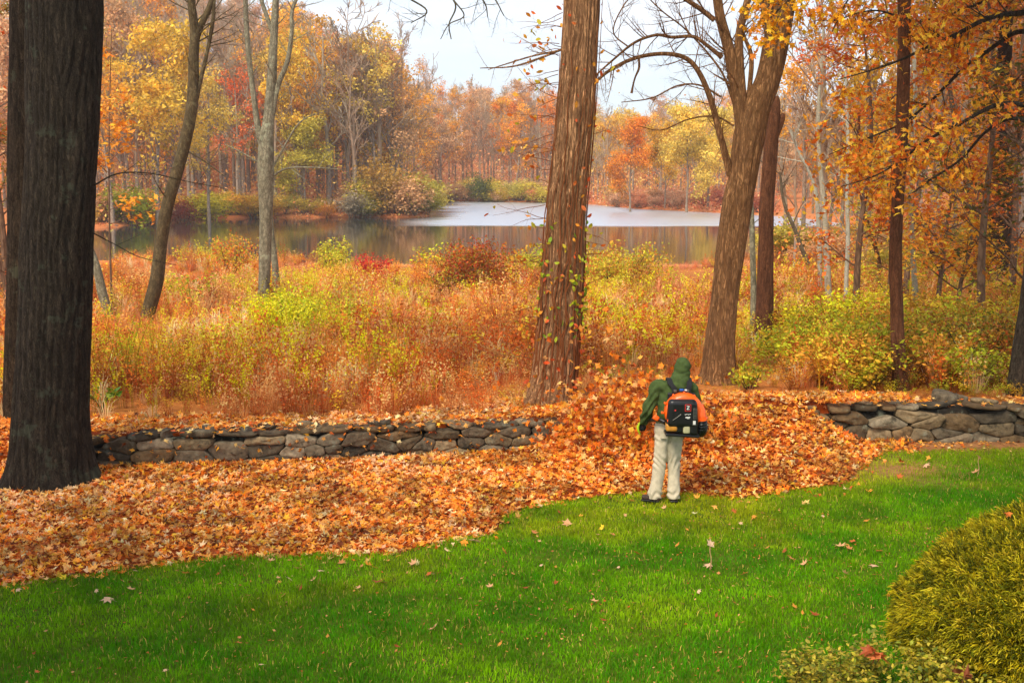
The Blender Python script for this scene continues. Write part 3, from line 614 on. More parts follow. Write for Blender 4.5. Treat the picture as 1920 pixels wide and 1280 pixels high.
def proto_bush(rng, ns=7, nl=16, h=.75, sz=.045):
    m = MB()
    for s in range(ns):
        a = rng.uniform(0, 6.28); hh = h * rng.uniform(.6, 1.1); le = rng.uniform(.25, .8) * h
        t = np.linspace(0, 1, 4)[:, None]; P = np.hstack([math.cos(a) * le * t, math.sin(a) * le * t, hh * (t * 1.5 - t ** 2 * .6)]) + np.cumsum(rng.normal(0, .02, (4, 3)), 0)
        P -= P[0]
        tube(m, P, [.006, .005, .004, .002], 3, (.35, .25, .2))
        q = rng.uniform(.3, 1.03, nl); Pl = np.stack([np.interp(q, t[:, 0], P[:, k]) for k in range(3)], 1) + rng.normal(0, .07, (nl, 3)); Pl[:, 2] = np.abs(Pl[:, 2])
        leaves(m, Pl, rng.uniform(.6, 1.2, nl) * sz, np.repeat(rng.uniform(.7, 1.2, (nl, 1)), 3, 1), rng, OVAL if sz > .05 else DIAM, rng.uniform(0, 1., nl), .3)
    return m
def inst(mb, protos, P, yaw, sc, tint, rng, which=None):
    n = len(P); wh = rng.randint(0, len(protos), n) if which is None else which
    for q, m in enumerate(protos):
        k = np.where(wh == q)[0]
        if not len(k): continue
        V, C, T_, Q_ = m.data() if isinstance(m, MB) else m
        c, s = np.cos(yaw[k]), np.sin(yaw[k]); S_ = sc[k][:, None] if sc.ndim == 1 else None
        X = (V[None, :, 0] * c[:, None] - V[None, :, 1] * s[:, None]) * S_ + P[k, 0:1]; Y = (V[None, :, 0] * s[:, None] + V[None, :, 1] * c[:, None]) * S_ + P[k, 1:2]; Z = V[None, :, 2] * S_ + P[k, 2:3]
        VV = np.stack([X, Y, Z], -1).reshape(-1, 3); CC = (C[None] * tint[k][:, None]).reshape(-1, 3)
        off = (np.arange(len(k)) * len(V))[:, None, None] + mb.n
        mb.V.append(VV.astype(np.float32)); mb.C.append(np.clip(CC, 0, .95).astype(np.float32)); mb.n += len(VV)
        if len(T_): mb.T.append((T_[None] + off).reshape(-1, 3))
        if len(Q_): mb.Q.append((Q_[None] + off).reshape(-1, 4))
NV = 5
PR = {'A': [proto_goldenrod(rng) for _ in range(NV)], 'B': [proto_dry(rng) for _ in range(NV)], 'C': [proto_tuft(rng) for _ in range(NV)], 'D': [proto_bush(rng) for _ in range(NV)], 'E': [proto_bush(rng, 9, 20, 1., .05) for _ in range(NV)]}
def cand(y0, y1, dens):
    A = .5 * .98 * (y1 ** 2 - y0 ** 2) + 4 * (y1 - y0); n = int(A * dens)
    y = rng.uniform(y0 ** 2, y1 ** 2, n) ** .5; x = rng.uniform(-1, 1, n) * (y * .49 + 2); return x, y
cx, cy_ = [np.concatenate(a) for a in zip(cand(16.4, 24, 16), cand(24, 34, 10), cand(34, 50, 5.6), cand(50, 86, 3.6))]
k = (cy_ > ywall(cx) + .6) & (lake_sd(cx, cy_) > -.6) & ~((cy_ < ywall(cx) + 1.7) & (cx > .2) & (rng.rand(len(cx)) < .75)); cx, cy_ = cx[k], cy_[k]
cz_ = ground(cx, cy_); U, V_ = proj(np.stack([cx, cy_, cz_ + .6], 1)); n = len(cx)
fa, fb, fc = fbm(cx * .35, cy_ * .28), fbm(cx * .3 + 50, cy_ * .25 + 9), fbm(cx * .8 + 20, cy_ * .6 + 70)
g = lambda u, v, su, sv: np.exp(-((U - u) / su) ** 2 - ((V_ - v) / sv) ** 2)
wA = .15 + 1.1 * sstep(.55, .7, fa) + 4 * g(560, 585, 95, 38) + 2.4 * g(330, 680, 150, 55) + 1.5 * g(230, 700, 100, 50) + 2 * g(1180, 560, 90, 60) + 2 * g(1400, 620, 80, 60) + 1.5 * g(640, 470, 60, 30) + 1.3 * g(430, 470, 50, 40) + 1.2 * g(1140, 500, 80, 35)
wB = 1.6 + 1.5 * sstep(.5, .7, fb) + 2 * g(800, 650, 200, 70) + 2.5 * g(600, 720, 250, 50) + 2 * g(900, 700, 120, 50)
wC = 1.5 + 1.6 * g(420, 560, 160, 60) + 3.0 * g(1290, 520, 90, 60) + 1.5 * g(700, 560, 100, 40)
wD = .25 + .8 * sstep(.5, .7, fc) + 1.3 * g(780, 520, 150, 40) + 1.5 * g(1000, 600, 100, 60)
wE = .05 + 4. * g(1650, 660, 180, 80) + 2.8 * g(1850, 640, 120, 90) + 1. * g(1450, 700, 60, 50)
Wt = np.stack([wA, wB, wC, wD, wE]); Wt /= Wt.sum(0); ty = (Wt.cumsum(0) < rng.rand(n)[None]).sum(0)
pals = {0: [(232, 224, 40), (208, 204, 40), (244, 222, 76), (222, 180, 70), (178, 188, 46)], 1: [(236, 152, 84), (212, 108, 50), (244, 178, 120), (186, 88, 42), (232, 146, 66)], 2: [(242, 184, 136), (228, 158, 100), (206, 122, 70), (250, 208, 168)], 3: [(244, 160, 60), (236, 190, 60), (230, 130, 52), (242, 208, 70), (206, 160, 60)], 4: [(216, 210, 44), (194, 194, 44), (236, 212, 56), (226, 176, 60), (176, 180, 48), (210, 146, 58)]}
tint = np.zeros((n, 3))
for q in range(5):
    kk = ty == q; pl_ = np.array([lin(c) for c in pals[q]]); sel = np.clip(fbm(cx[kk] * .45 + q * 13, cy_[kk] * .35 + q * 7, 3) * 1.9 - .45 + rng.normal(0, .12, kk.sum()), 0, .999); tint[kk] = pl_[(sel * len(pl_)).astype(int)] * ((1.14, 1.16, 1.) if q in (1, 2, 3) else (1.08, 1.14, .9)) * (.72 + .5 * sstep(.3, .6, fbm(cx[kk] * .9 + 70, cy_[kk] * .6, 3)))[:, None] * rng.uniform(.7, 1.25, (kk.sum(), 1))
pink = g(1290, 510, 100, 60)[:, None] * (ty == 2)[:, None]; tint = tint * (1 - pink) + lin((226, 150, 116)) * pink
sc = 1.05 * rng.uniform(.6, 1.2, n) * (.45 + .95 * sstep(.25, .75, fbm(cx * .33 + 5, cy_ * .25, 3))) * np.interp(cy_, [16.8, 19, 24, 55, 66, 86], [.5, .68, .95, 1.1, .8, .72]) * np.where(cy_ > 58, .25 + 1.3 * sstep(.4, .7, fbm(cx * .16, cy_ * .2 + 33, 3)), 1)
low = ((U > 1290) & (U < 1480) & (cy_ < 20.9)) | ((U > 1385) & (U < 1470) & (cy_ < 26)) | ((U > 975) & (U < 1090) & (cy_ < 17.9)) | ((U > 1650) & (U < 1735) & (cy_ < 19.9)) | ((U > 1870) & (cy_ < 19)) | ((U > 1480) & (cy_ < 18.6)) | ((U > 1085) & (cy_ < 18.3))
sc = sc * np.where(low, .38, 1.)
yaw = rng.uniform(0, 6.28, n); P = np.stack([cx, cy_, cz_ - .03], 1)
mb = MB()
for q, key in enumerate('ABCDE'):
    kk = ty == q; inst(mb, PR[key], P[kk], yaw[kk], sc[kk], tint[kk], rng)
tag(mb.build('meadow_plants', M_WEED), 'thick autumn meadow of goldenrod, dry weeds and rusty grass sloping to the lake', 'meadow', kind='stuff')

def near_bush(name, u, v, D, w_, h_, pal, n, lf, label, cat='bush', stems=10, dark=None):
    gx = W(u, v, D)[0]; base = np.array((gx, D, float(ground(gx, D)))); t_ = empty(name, base, label, cat); st = MB(); tips = []
    for s in range(stems):
        a = rng.uniform(0, 6.28); le = rng.uniform(.15, .5) * w_; d = np.array((math.cos(a) * le, math.sin(a) * le, h_ * rng.uniform(.55, .85)))
        grow(st, rng, (math.cos(a) * .05 * w_, math.sin(a) * .05 * w_, -.05), d, np.linalg.norm(d), .012 * h_ + .006, 0, 1, tips, (6,), (4, 3), (5, 3), .02, .16, .9, .45, .25, lin((96, 70, 50)))
    st.build('stems', M_WEED, t_)
    f = MB(); tp = np.array(tips); i = rng.randint(0, len(tp), n); Pn = tp[i] + rng.normal(0, .09 * w_, (n, 3)) * (1, 1, .8); Pn[:, 2] = np.clip(Pn[:, 2], .05, h_ * 1.12)
    leaves(f, Pn, rng.uniform(.6, 1.3, n) * lf, pick(pal, n, rng, .2), rng, OVAL, None, .3)
    f.build('foliage', M_LEAF, t_)
def Dg(u, v): return float(G(u, v)[1])
near_bush('bush', 905, 545, Dg(905, 560), 3.6, 2.6, [(206, 92, 30), (190, 120, 30), (170, 70, 26), (150, 130, 30)], 5200, .07, 'rounded rust orange bush by the near shore left of the vine covered trunk')
near_bush('bush', 850, 560, Dg(850, 566), 2.4, 1.5, [(150, 80, 30), (170, 150, 30), (120, 64, 28), (200, 180, 40)], 2400, .06, 'low dark brown and green bush in front of the rust orange bush')
near_bush('bush', 690, 520, Dg(690, 535), 1.6, 1.7, [(214, 50, 40), (226, 76, 40), (190, 40, 40)], 1400, .06, 'small bright red bush among yellow weeds in the meadow')
near_bush('bush', 1160, 540, Dg(1160, 556), 3.6, 2.3, [(200, 190, 40), (176, 176, 44), (222, 196, 60), (214, 140, 50)], 4200, .07, 'yellow green bush by the shore right of the vine covered trunk')
near_bush('bush', 625, 500, Dg(625, 520), 2.2, 2.4, [(206, 206, 50), (186, 190, 40), (214, 180, 60)], 2200, .07, 'lime yellow bush at the water edge left of the small red bush')
near_bush('bush', 430, 500, Dg(430, 520), 2.8, 2.6, [(196, 190, 40), (222, 170, 50), (220, 110, 40)], 2200, .07, 'tall yellow and orange bush at the water edge between two left trees')
near_bush('bush', 1010, 500, Dg(1010, 530), 2., 2.2, [(190, 196, 40), (214, 190, 50)], 1600, .07, 'lime green bush touching the left side of the vine covered trunk')
near_bush('bush', 1120, 610, Dg(1120, 625), 1.4, 1.1, [(196, 200, 50), (170, 180, 44)], 1500, .045, 'light green bush just right of the vine covered trunk')
near_bush('bush', 540, 640, Dg(540, 645), 2.3, 1.35, [(206, 210, 30), (180, 190, 30), (220, 200, 50)], 4200, .04, 'bright yellow green goldenrod clump near the forked grey tree')
near_bush('bush', 625, 625, Dg(625, 632), 1.9, 1.2, [(206, 206, 40), (190, 190, 34), (222, 190, 60)], 2800, .04, 'yellow green clump right of the brightest goldenrod clump')
near_bush('bush', 1860, 690, 21.5, 2.2, 1.5, [(120, 118, 34), (150, 134, 34), (190, 140, 40), (170, 100, 40)], 3000, .038, 'olive shrub behind the right end of the wall near the edge trunk')
near_bush('bush', 1765, 690, 23, 2.2, 1.4, [(180, 176, 40), (206, 190, 44), (210, 150, 48)], 2600, .038, 'yellow shrub right of the slim reddish trunk behind the wall')
near_bush('bush', 1560, 690, 24, 2.4, 1.2, [(190, 180, 34), (170, 160, 40), (214, 150, 44)], 2600, .038, 'yellow green shrub left of the slim reddish trunk behind the wall')
near_bush('bush', 1480, 700, 24, 1.5, .9, [(196, 200, 40), (170, 184, 40), (220, 180, 40)], 2600, .045, 'pale green shrub at the foot of the broken trunk')
near_bush('bush', 1405, 718, 19.4, .7, .45, [(190, 196, 40), (220, 180, 50), (150, 150, 40)], 500, .035, 'little yellow plant at the foot of the big right tree', stems=6)
# dark broad-leaved plant by the big left trunk
p = G(195, 800); p = np.array((W(192, 790, 16.9)[0], 16.9, .42)); m_ = MB(); f_ = MB(); t_ = empty('broadleaf_plant', p, 'small green broad leaved plant beside the big dark trunk', 'plant')
for q in range(9):
    a = rng.uniform(0, 6.28); P_ = catmull([(0, 0, 0), (math.cos(a) * .1, math.sin(a) * .1, .2), (math.cos(a) * .3, math.sin(a) * .2, .32)], 4); tube(m_, P_, .006, 4, lin((90, 110, 40)))
    leaves(f_, P_[[-1, -3]], [.11, .08], pick([(92, 128, 36), (130, 150, 40)], 2, rng), rng, OVAL, np.array([.5, .7]), .3)
m_.build('stems', M_WEED, t_); f_.build('foliage', M_LEAF, t_)
# ------------------------------------------------------------------ large trees near the camera
rng = np.random.RandomState(41)
def limb_path(pts, D, m=7):
    A = [W(u, v, D + (e[0] if e else 0)) for (u, v, w_, *e) in pts]; Rr = [w_ / 2 * D / F for (u, v, w_, *e) in pts]
    P = catmull(A, m); R = catmull([(r, 0, 0) for r in Rr], m)[:, 0]; return P, np.maximum(R, .003)
def rough_tube(mb, P, R, sides, amp, rng, step=None, flare=0, ridges=None, col=(1, 1, 1)):
    if step:
        d = np.r_[0, np.cumsum(np.linalg.norm(np.diff(P, axis=0), axis=1))]; s = np.arange(0, d[-1], step)
        P = np.stack([np.interp(s, d, P[:, k]) for k in range(3)], 1); R = np.interp(s, d, R)
    n = len(P); a = np.arange(sides) / sides; z = np.r_[0, np.cumsum(np.linalg.norm(np.diff(P, axis=0), axis=1))]
    A_, Z_ = np.meshgrid(a, z); K = ridges or 14
    ang = A_ * 2 * math.pi; sd_ = rng.rand() * 50
    wx_ = fbm(np.cos(ang) * 1.5 + sd_, Z_ * 1.1 + np.sin(ang) * 1.5 + 9, 3) * 2.2
    r1 = np.abs(np.sin(ang * K / 2 + wx_ * 4.5)); lump = fbm(np.cos(ang) * 1.2 + sd_ + 9, Z_ * .8 + np.sin(ang) * 1.2, 3) - .5
    fine = vnoise(np.cos(ang) * 9 + 30, Z_ * 3 + np.sin(ang) * 9) - .5
    M = 1 + amp * (r1 - .6) + .16 * lump * (amp > .02) + amp * .8 * fine
    if flare:
        f = np.exp(-Z_ / .35); M = M + f * flare * (.35 + .65 * np.sin(ang * 2.5 + sd_) ** 2)
    cm = (1 - .75 * (1 - r1) ** 2 * min(1, amp * 12)); V0 = mb.n  # crevice shade painted into the bark colour between the ridges
    tube(mb, P, R, sides, col, M)
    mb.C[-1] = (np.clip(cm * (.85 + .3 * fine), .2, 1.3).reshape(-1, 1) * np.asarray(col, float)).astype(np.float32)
def twigs_on(mb, rng, P, R, n, Ln, mx, tips, t0=.15, up=.05, spread=1., col=(1, 1, 1), nch=(5, 4, 3), droop=0):
    for k in range(n):
        t = t0 + (1 - t0) * rng.rand(); f = t * (len(P) - 1); i = min(int(f), len(P) - 2); q = P[i] + (P[i + 1] - P[i]) * (f - i); T = P[i + 1] - P[i]; T /= np.linalg.norm(T) + 1e-9
        e = np.cross(T, rng.normal(0, 1, 3)); e /= np.linalg.norm(e) + 1e-9
        r = min(R[i] * .5, Ln * .011 + .002); grow(mb, rng, q, T * .7 + e * spread + np.array((0, 0, -droop)), Ln * rng.uniform(.5, 1.1) * (1.1 - .4 * t), r, 0, mx, tips, nch, (5, 4, 3, 3), (6, 4, 3, 2), up, .15, .9, .5, .2, col)
def tree(name, D, trunk, mat, label, base=None, limbs=(), sides=20, amp=.05, step=.08, flare=0, ridges=None, tw=0, twl=.8, crown=None, up=.05, mx=1, lead=True, col=(1, 1, 1), top=None, ucrown=None):
    P, R = limb_path(trunk, D)
    b0 = P[0].copy(); gz = float(ground(b0[0], b0[1])); P[0][2] = min(P[0][2], gz - .1); b0[2] = gz
    root = empty(name, b0, label, 'tree')
    if top:                      # trunk goes on above the picture
        P = np.vstack([P, P[-1] + (P[-1] - P[-5]) / np.linalg.norm(P[-1] - P[-5]) * np.array([[.5], [1.]]) * top + np.array([(0, 0, 0), (.2, .2, 0)])]); R = np.r_[R, R[-1] * .8, R[-1] * .55]
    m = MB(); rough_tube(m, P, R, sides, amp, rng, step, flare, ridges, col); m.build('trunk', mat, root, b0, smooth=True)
    tips = []; ctw = MB()
    for lb in limbs:
        pl, nt_ = lb[0], lb[1]; Pl, Rl = limb_path(pl, D); m = MB()
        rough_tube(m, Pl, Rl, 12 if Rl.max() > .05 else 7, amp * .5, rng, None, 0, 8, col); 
        tips2 = []
        if nt_: twigs_on(m, rng, Pl, Rl, nt_, lb[2] if len(lb) > 2 else twl, mx if len(lb) < 4 else lb[3], tips2, .15, up, col=col)
        tips += tips2; m.build('limb', mat, root, b0, smooth=True)
    for q in range(tw):
        ctw = MB(); twigs_on(ctw, rng, P, R, 1, twl, mx, tips, .3 + .6 * q / tw, up, col=col); ctw.build('branch', mat, root, b0)
    if crown:
        pal, n, lf, tpl, sp = crown; f = MB(); tp = np.array(tips); Pn = tp[rng.randint(0, len(tp), n)] + rng.normal(0, sp, (n, 3))
        leaves(f, Pn, rng.uniform(.6, 1.2, n) * lf, pick(pal, n, rng, .2), rng, tpl, None, .4); f.build('crown', M_LEAF, root, b0)
    if ucrown:                   # unseen leafy crown added above the frame, sized and placed for its shade
        up_, rad, n = ucrown[:3]; c0 = P[-1] + np.array((0, 0, up_)) + np.array(ucrown[3] if len(ucrown) > 3 else (0, 0, 0)); lm = MB(); ti = []
        grow(lm, rng, P[-1] - (0, 0, .2), (0, 0, 1), up_ + rad * .8, R[-1], 0, 2, ti, (9, 5), (7, 5, 4), (7, 5, 3), .03, .12, 1.2, .6, .1, col); lm.build('upper_limbs', mat, root, b0)
        d = rng.normal(0, 1, (n, 3)); d /= np.linalg.norm(d, axis=1)[:, None]; Pn = c0 + d * rad * (rng.rand(n, 1) ** .4) * (1, 1, .5)
        f = MB(); leaves(f, Pn, rng.uniform(.12, .24, n), pick([(214, 130, 40), (160, 140, 40), (190, 100, 30)], n, rng, .2), rng, MAPLE2, None, .3); f.build('shade_crown', M_LEAF, root, b0)
    return root, P, R, b0, tips
DB = gflat(100, 905)[1]
tree('maple_tree', DB, [(100, 925, 178), (99, 890, 160), (98, 855, 148), (97, 780, 138), (101, 640, 130), (108, 480, 126), (113, 320, 126), (117, 160, 128), (119, 0, 132), (120, -60, 132)], M_BARK_DARK, 'huge dark ridged trunk at the left edge with lichen patches', sides=168, amp=.045, step=.03, flare=.36, ridges=30, col=(.78, .76, .74), ucrown=(3.2, 4.4, 9000, (-3.2, -1.5, 0)),
     limbs=[([(172, 350, 3.4), (220, 326, 2.8), (280, 325, 2.2), (350, 340, 1.6), (425, 354, 1)], 9, .6), ([(165, 432, 2.6), (215, 458, 2), (262, 482, 1.6), (330, 497, 1)], 5, .5)], top=4.)
tree('maple_tree', DB + 2.1, [(24, 842, 42), (24, 800, 38), (30, 700, 44), (38, 600, 52), (42, 480, 54), (44, 320, 54), (48, 160, 58), (52, 0, 60), (54, -60, 60)], M_BARK_DARK, 'second dark trunk close behind the huge left trunk', sides=56, amp=.04, step=.05, flare=.1, ridges=22, col=(1.25, 1.1, .95), top=3.5)
DC = Dg(1035, 757)
VT = tree('vine_covered_tree', DC, [(1033, 770, 98), (1034, 745, 88), (1038, 715, 82), (1044, 660, 79), (1050, 590, 76), (1056, 500, 74), (1061, 400, 71), (1069, 320, 69), (1077, 230, 68), (1084, 140, 67), (1092, 0, 67), (1095, -60, 67)], M_BARK_BROWN, 'thick reddish brown furrowed trunk wrapped in climbing vine, middle of the picture', sides=176, amp=.06, step=.028, flare=.38, ridges=28, col=(1.62, 1.56, 1.5),
     limbs=[([(1060, 90, 5), (1010, 110, 4), (960, 125, 3), (900, 128, 1.6)], 3, .8), ([(1050, 95, 4, -.3), (1000, 105, 3.4, -.4), (950, 120, 2.4, -.5), (915, 131, 1.4, -.5)], 3, .6)], top=3.)
DR = Dg(1347, 722)
tree('forked_maple_tree', DR, [(1347, 738, 76), (1347, 715, 70), (1349, 700, 64), (1350, 640, 56), (1358, 560, 51), (1368, 480, 53), (1382, 380, 55), (1393, 330, 52), (1404, 260, 58), (1418, 205, 52), (1440, 150, 46), (1456, 80, 46), (1468, 0, 48), (1474, -60, 48)], M_BARK_TAN, 'tall leaning tan trunk splitting into several arching bare limbs behind the person', sides=96, amp=.04, step=.04, flare=.3, ridges=20, mx=2, col=(1.35, 1.3, 1.2), top=3.,
     limbs=[([(1396, 250, 34), (1390, 205, 30), (1378, 150, 24), (1366, 90, 21), (1350, 30, 18), (1342, -30, 17)], 14, 1.1), ([(1396, 240, 26), (1391, 190, 20), (1386, 110, 17), (1387, 60, 15), (1402, 0, 13), (1408, -30, 12)], 14, 1.0),
            ([(1402, 215, 12), (1404, 180, 9), (1409, 110, 9), (1396, 70, 6), (1388, 40, 4)], 5, .6), ([(1440, 150, 22, .3), (1444, 80, 20, .5), (1436, 20, 20, .6), (1432, -30, 19, .6)], 4, .8),
            ([(1370, 330, 15), (1360, 290, 13), (1348, 245, 12), (1332, 185, 11), (1310, 135, 9.5), (1285, 109, 8.5), (1245, 101, 7.5), (1195, 108, 7), (1150, 128, 6), (1118, 153, 5), (1090, 185, 3)], 26, .8, 3),
            ([(1354, 108, 9), (1325, 85, 7), (1300, 69, 6.5), (1260, 70, 6), (1230, 66, 5.5), (1190, 80, 5), (1150, 112, 4), (1115, 143, 3)], 26, .8, 3),
            ([(1340, 38, 10), (1310, 15, 9), (1275, -8, 8), (1250, -30, 7)], 12, .9), ([(1198, 110, 4), (1198, 128, 4.5), (1191, 145, 3.5), (1187, 160, 3.5), (1184, 175, 5)], 0),
            ([(1352, 182, 4), (1312, 160, 3.4), (1270, 161, 3), (1222, 184, 2.6), (1165, 192, 1.6)], 8, .7), ([(1376, 236, 4), (1340, 218, 3.2), (1290, 224, 2.8), (1240, 244, 2.2), (1195, 236, 1.4)], 7, .6),
            ([(1378, 200, 5), (1350, 130, 4), (1290, 60, 3), (1240, 20, 2.5), (1200, -20, 2)], 22, .8), ([(1180, 90, 3), (1150, 60, 2.5), (1170, 10, 2.5), (1200, -20, 2)], 14, .8)])
DS = Dg(1431, 652)
tree('broken_tree', DS, [(1431, 665, 44), (1431, 640, 37), (1434, 560, 31), (1437, 400, 27), (1446, 270, 25), (1450, 225, 24), (1454, 190, 17), (1455, 178, 6)], M_BARK_RED, 'dead brown trunk with a broken snag top right behind the forked tree', sides=36, amp=.05, step=.07, flare=.2, ridges=12, limbs=[([(1450, 262, 14), (1460, 240, 13), (1466, 222, 12), (1469, 213, 7)], 0)])
tree('thin_tree', DS + 2, [(1412, 600, 12), (1413, 540, 11), (1411, 470, 11), (1408, 380, 9), (1402, 300, 7), (1398, 220, 5)], M_BARK_GREY, 'thin grey trunk pressed against the left of the broken trunk', sides=12, amp=.03, tw=6, twl=1.2, mx=2)
DT = Dg(1692, 733)
tree('slim_tree', DT, [(1693, 748, 32), (1690, 728, 28), (1684, 650, 25), (1681, 560, 23), (1679, 480, 23), (1683, 380, 22), (1689, 280, 23), (1693, 180, 23), (1695, 60, 23), (1695, -60, 23)], M_BARK_RED, 'slim straight reddish trunk behind the wall on the right', sides=40, amp=.025, step=.05, flare=.2, ridges=10, top=3.)
# edge trunk with the oak's sprays
DO = 18.6
OAKP = [(236, 148, 26), (244, 166, 34), (222, 116, 22), (246, 178, 60), (210, 100, 24), (250, 190, 50)]
tree('oak_tree', DO, [(1916, 758, 62), (1916, 735, 54), (1924, 640, 44), (1934, 560, 40), (1950, 400, 38), (1962, 200, 36), (1968, 40, 34), (1972, -60, 34)], M_BARK_DARK, 'dark oak trunk leaning out of the right edge with long branches of orange leaves', sides=40, amp=.04, step=.06, flare=.2, ridges=14, mx=2, top=2., ucrown=(3.2, 5.8, 17000, (-.6, -4., .6)),
     limbs=[([(1966, 22, 16, 0), (1900, 26, 10, .2), (1850, 36, 9, .3), (1790, 66, 7, .4), (1740, 88, 6, .4), (1690, 112, 4.5, .3), (1640, 130, 3, .2), (1570, 150, 1.6, .1)], 26, .85),
            ([(1964, 70, 14, .3), (1910, 60, 9, .6), (1860, 90, 8, .9), (1800, 135, 7, 1.1), (1745, 190, 5, 1.2), (1690, 232, 4, 1.3), (1620, 262, 3, 1.3), (1555, 290, 1.6, 1.2)], 26, .85),
            ([(1958, 215, 13, -.3), (1915, 196, 9, -.4), (1865, 198, 8, -.5), (1800, 232, 6, -.5), (1740, 262, 5, -.4), (1690, 300, 4, -.4), (1640, 330, 2.6, -.4), (1570, 352, 1.4, -.4)], 24, .8),
            ([(1955, 240, 10, .8), (1900, 222, 7, 1.), (1850, 246, 6, 1.2), (1800, 300, 5, 1.4), (1740, 340, 4, 1.5), (1700, 372, 3, 1.5), (1670, 400, 1.6, 1.6)], 14, .8),
            ([(1967, 20, 12, 1.), (1890, -10, 8, 1.6), (1800, 20, 6, 2), (1720, 40, 5, 2.2), (1640, 20, 3.4, 2.3), (1560, 40, 1.8, 2.4)], 20, .9)],
     crown=(OAKP, 4200, .075, OAK, .10))
rd = np.random.RandomState(5)
# overhead maple twigs with yellow leaves, top right
tree('yellow_maple_tree', 16.4, [(2060, 830, 40), (2056, 500, 36), (2040, 100, 34), (2030, -120, 30)], M_BARK_DARK, 'maple just outside the right edge whose yellow leaved twigs hang over the top', sides=20, amp=.04, mx=1,
     limbs=[([(2036, -100, 16), (1900, -170, 12), (1700, -140, 9), (1560, -60, 6), (1480, 0, 3.5), (1430, 50, 2)], 26, .75), ([(1700, -140, 8), (1640, -60, 5), (1590, 0, 3.4), (1560, 60, 2)], 12, .6), ([(1560, -60, 6, .4), (1470, -60, 5, .6), (1440, 20, 3, .5), (1450, 70, 2, .4)], 18, .5)],
     crown=([(246, 170, 20), (250, 186, 40), (240, 150, 20)], 700, .07, MAPLE, .09))
# unseen maples added beside the camera, only to darken the lawn with shade
tree('added_shade_maple', 4.5, [(-3600, 2600, 420), (-3500, 1000, 360), (-3400, 0, 330)], M_BARK_GREY, 'added unseen maple left of the camera, there to throw shade on the grass', sides=16, amp=.03, mx=1, ucrown=(3.4, 4.6, 14000, (-.6, -1., 0)))
tree('added_shade_maple', 4.5, [(5300, 2600, 420), (5250, 1000, 360), (5200, 0, 330)], M_BARK_GREY, 'added unseen maple right of the camera, there to shade the cypress', sides=16, amp=.03, mx=1, ucrown=(3.6, 4.6, 14000, (-1.5, 1, 0)))
tree('added_shade_tree', 26, [(2190, 900, 60), (2185, 500, 50), (2180, 100, 44), (2175, -60, 40)], M_BARK_DARK, 'added unseen dense tree outside the right edge, there to shade the wood behind the wall', sides=12, amp=.03, ucrown=(4.5, 6.5, 16000, (-2., 0, 0)))  # this tree and the next are added out of view to shade the right wood
tree('added_shade_tree', 40, [(2080, 800, 60), (2075, 400, 50), (2070, 100, 44), (2065, -60, 40)], M_BARK_DARK, 'added unseen dense tree outside the right edge, there to shade the wood farther back', sides=12, amp=.03, ucrown=(5.5, 8., 16000, (-2., 0, 0)))
# left group by the water
DL = Dg(272, 612)
tree('leaning_tree', DL, [(268, 622, 26), (274, 600, 24), (293, 530, 26), (301, 460, 23), (313, 390, 23), (336, 310, 22), (353, 240, 22), (362, 180, 21), (363, 110, 19), (365, 60, 17), (358, 0, 14), (352, -60, 12)], M_BARK_GREY, 'bent dark grey trunk leaning right and forking near the top, right of the huge trunk', sides=28, amp=.03, step=.12, ridges=10, mx=2, tw=8, twl=2.2, col=(.46, .37, .27),
     limbs=[([(364, 85, 13), (376, 50, 12), (388, 25, 11), (402, -10, 10), (420, -60, 8)], 6, 2.), ([(366, 200, 8), (376, 150, 8), (388, 100, 7), (399, 40, 7), (402, -20, 6)], 6, 1.6), ([(345, 280, 4), (380, 300, 3), (420, 330, 2)], 3, 1.2)])
DL3 = Dg(493, 592)
tree('forked_grey_tree', DL3, [(491, 606, 20), (493, 580, 20), (496, 500, 22), (499, 400, 24), (498, 330, 30), (499, 270, 28), (504, 220, 20), (509, 150, 18), (513, 80, 15), (517, 0, 12), (520, -60, 10)], M_BARK_GREY, 'grey green lichened trunk forking into upright limbs left of the yellow tree', sides=28, amp=.03, step=.12, ridges=10, mx=2, tw=8, twl=1.8,
     limbs=[([(492, 275, 14), (483, 235, 12), (473, 160, 10), (464, 80, 10), (460, 0, 9), (458, -60, 8)], 10, 1.7), ([(508, 235, 10), (520, 165, 10), (539, 115, 9), (547, 60, 8), (548, 20, 7), (564, -20, 6)], 10, 1.7), ([(513, 70, 9), (500, 30, 8), (486, -10, 7)], 5, 1.6), ([(505, 335, 5), (535, 317, 4), (580, 314, 3), (640, 318, 1.6)], 5, 1.3), ([(508, 320, 5), (530, 280, 4), (560, 232, 3), (592, 213, 1.6)], 5, 1.3), ([(492, 310, 4), (460, 290, 3), (420, 270, 2)], 4, 1.2)])
tree('short_tree', DL3 + 5, [(519, 560, 15), (516, 500, 13), (509, 440, 11), (505, 380, 10), (503, 320, 9)], M_BARK_GREY, 'thin grey stem half hidden behind the forked grey tree', sides=14, amp=.02, tw=5, twl=1.4)
tree('leaning_stump_tree', DL, [(207, 618, 18), (203, 590, 17), (191, 545, 17), (179, 495, 15), (150, 420, 13), (130, 330, 11), (118, 250, 9)], M_BARK_GREY, 'short grey trunk leaning left into the huge dark trunk', sides=18, amp=.03, tw=5, twl=1.2)
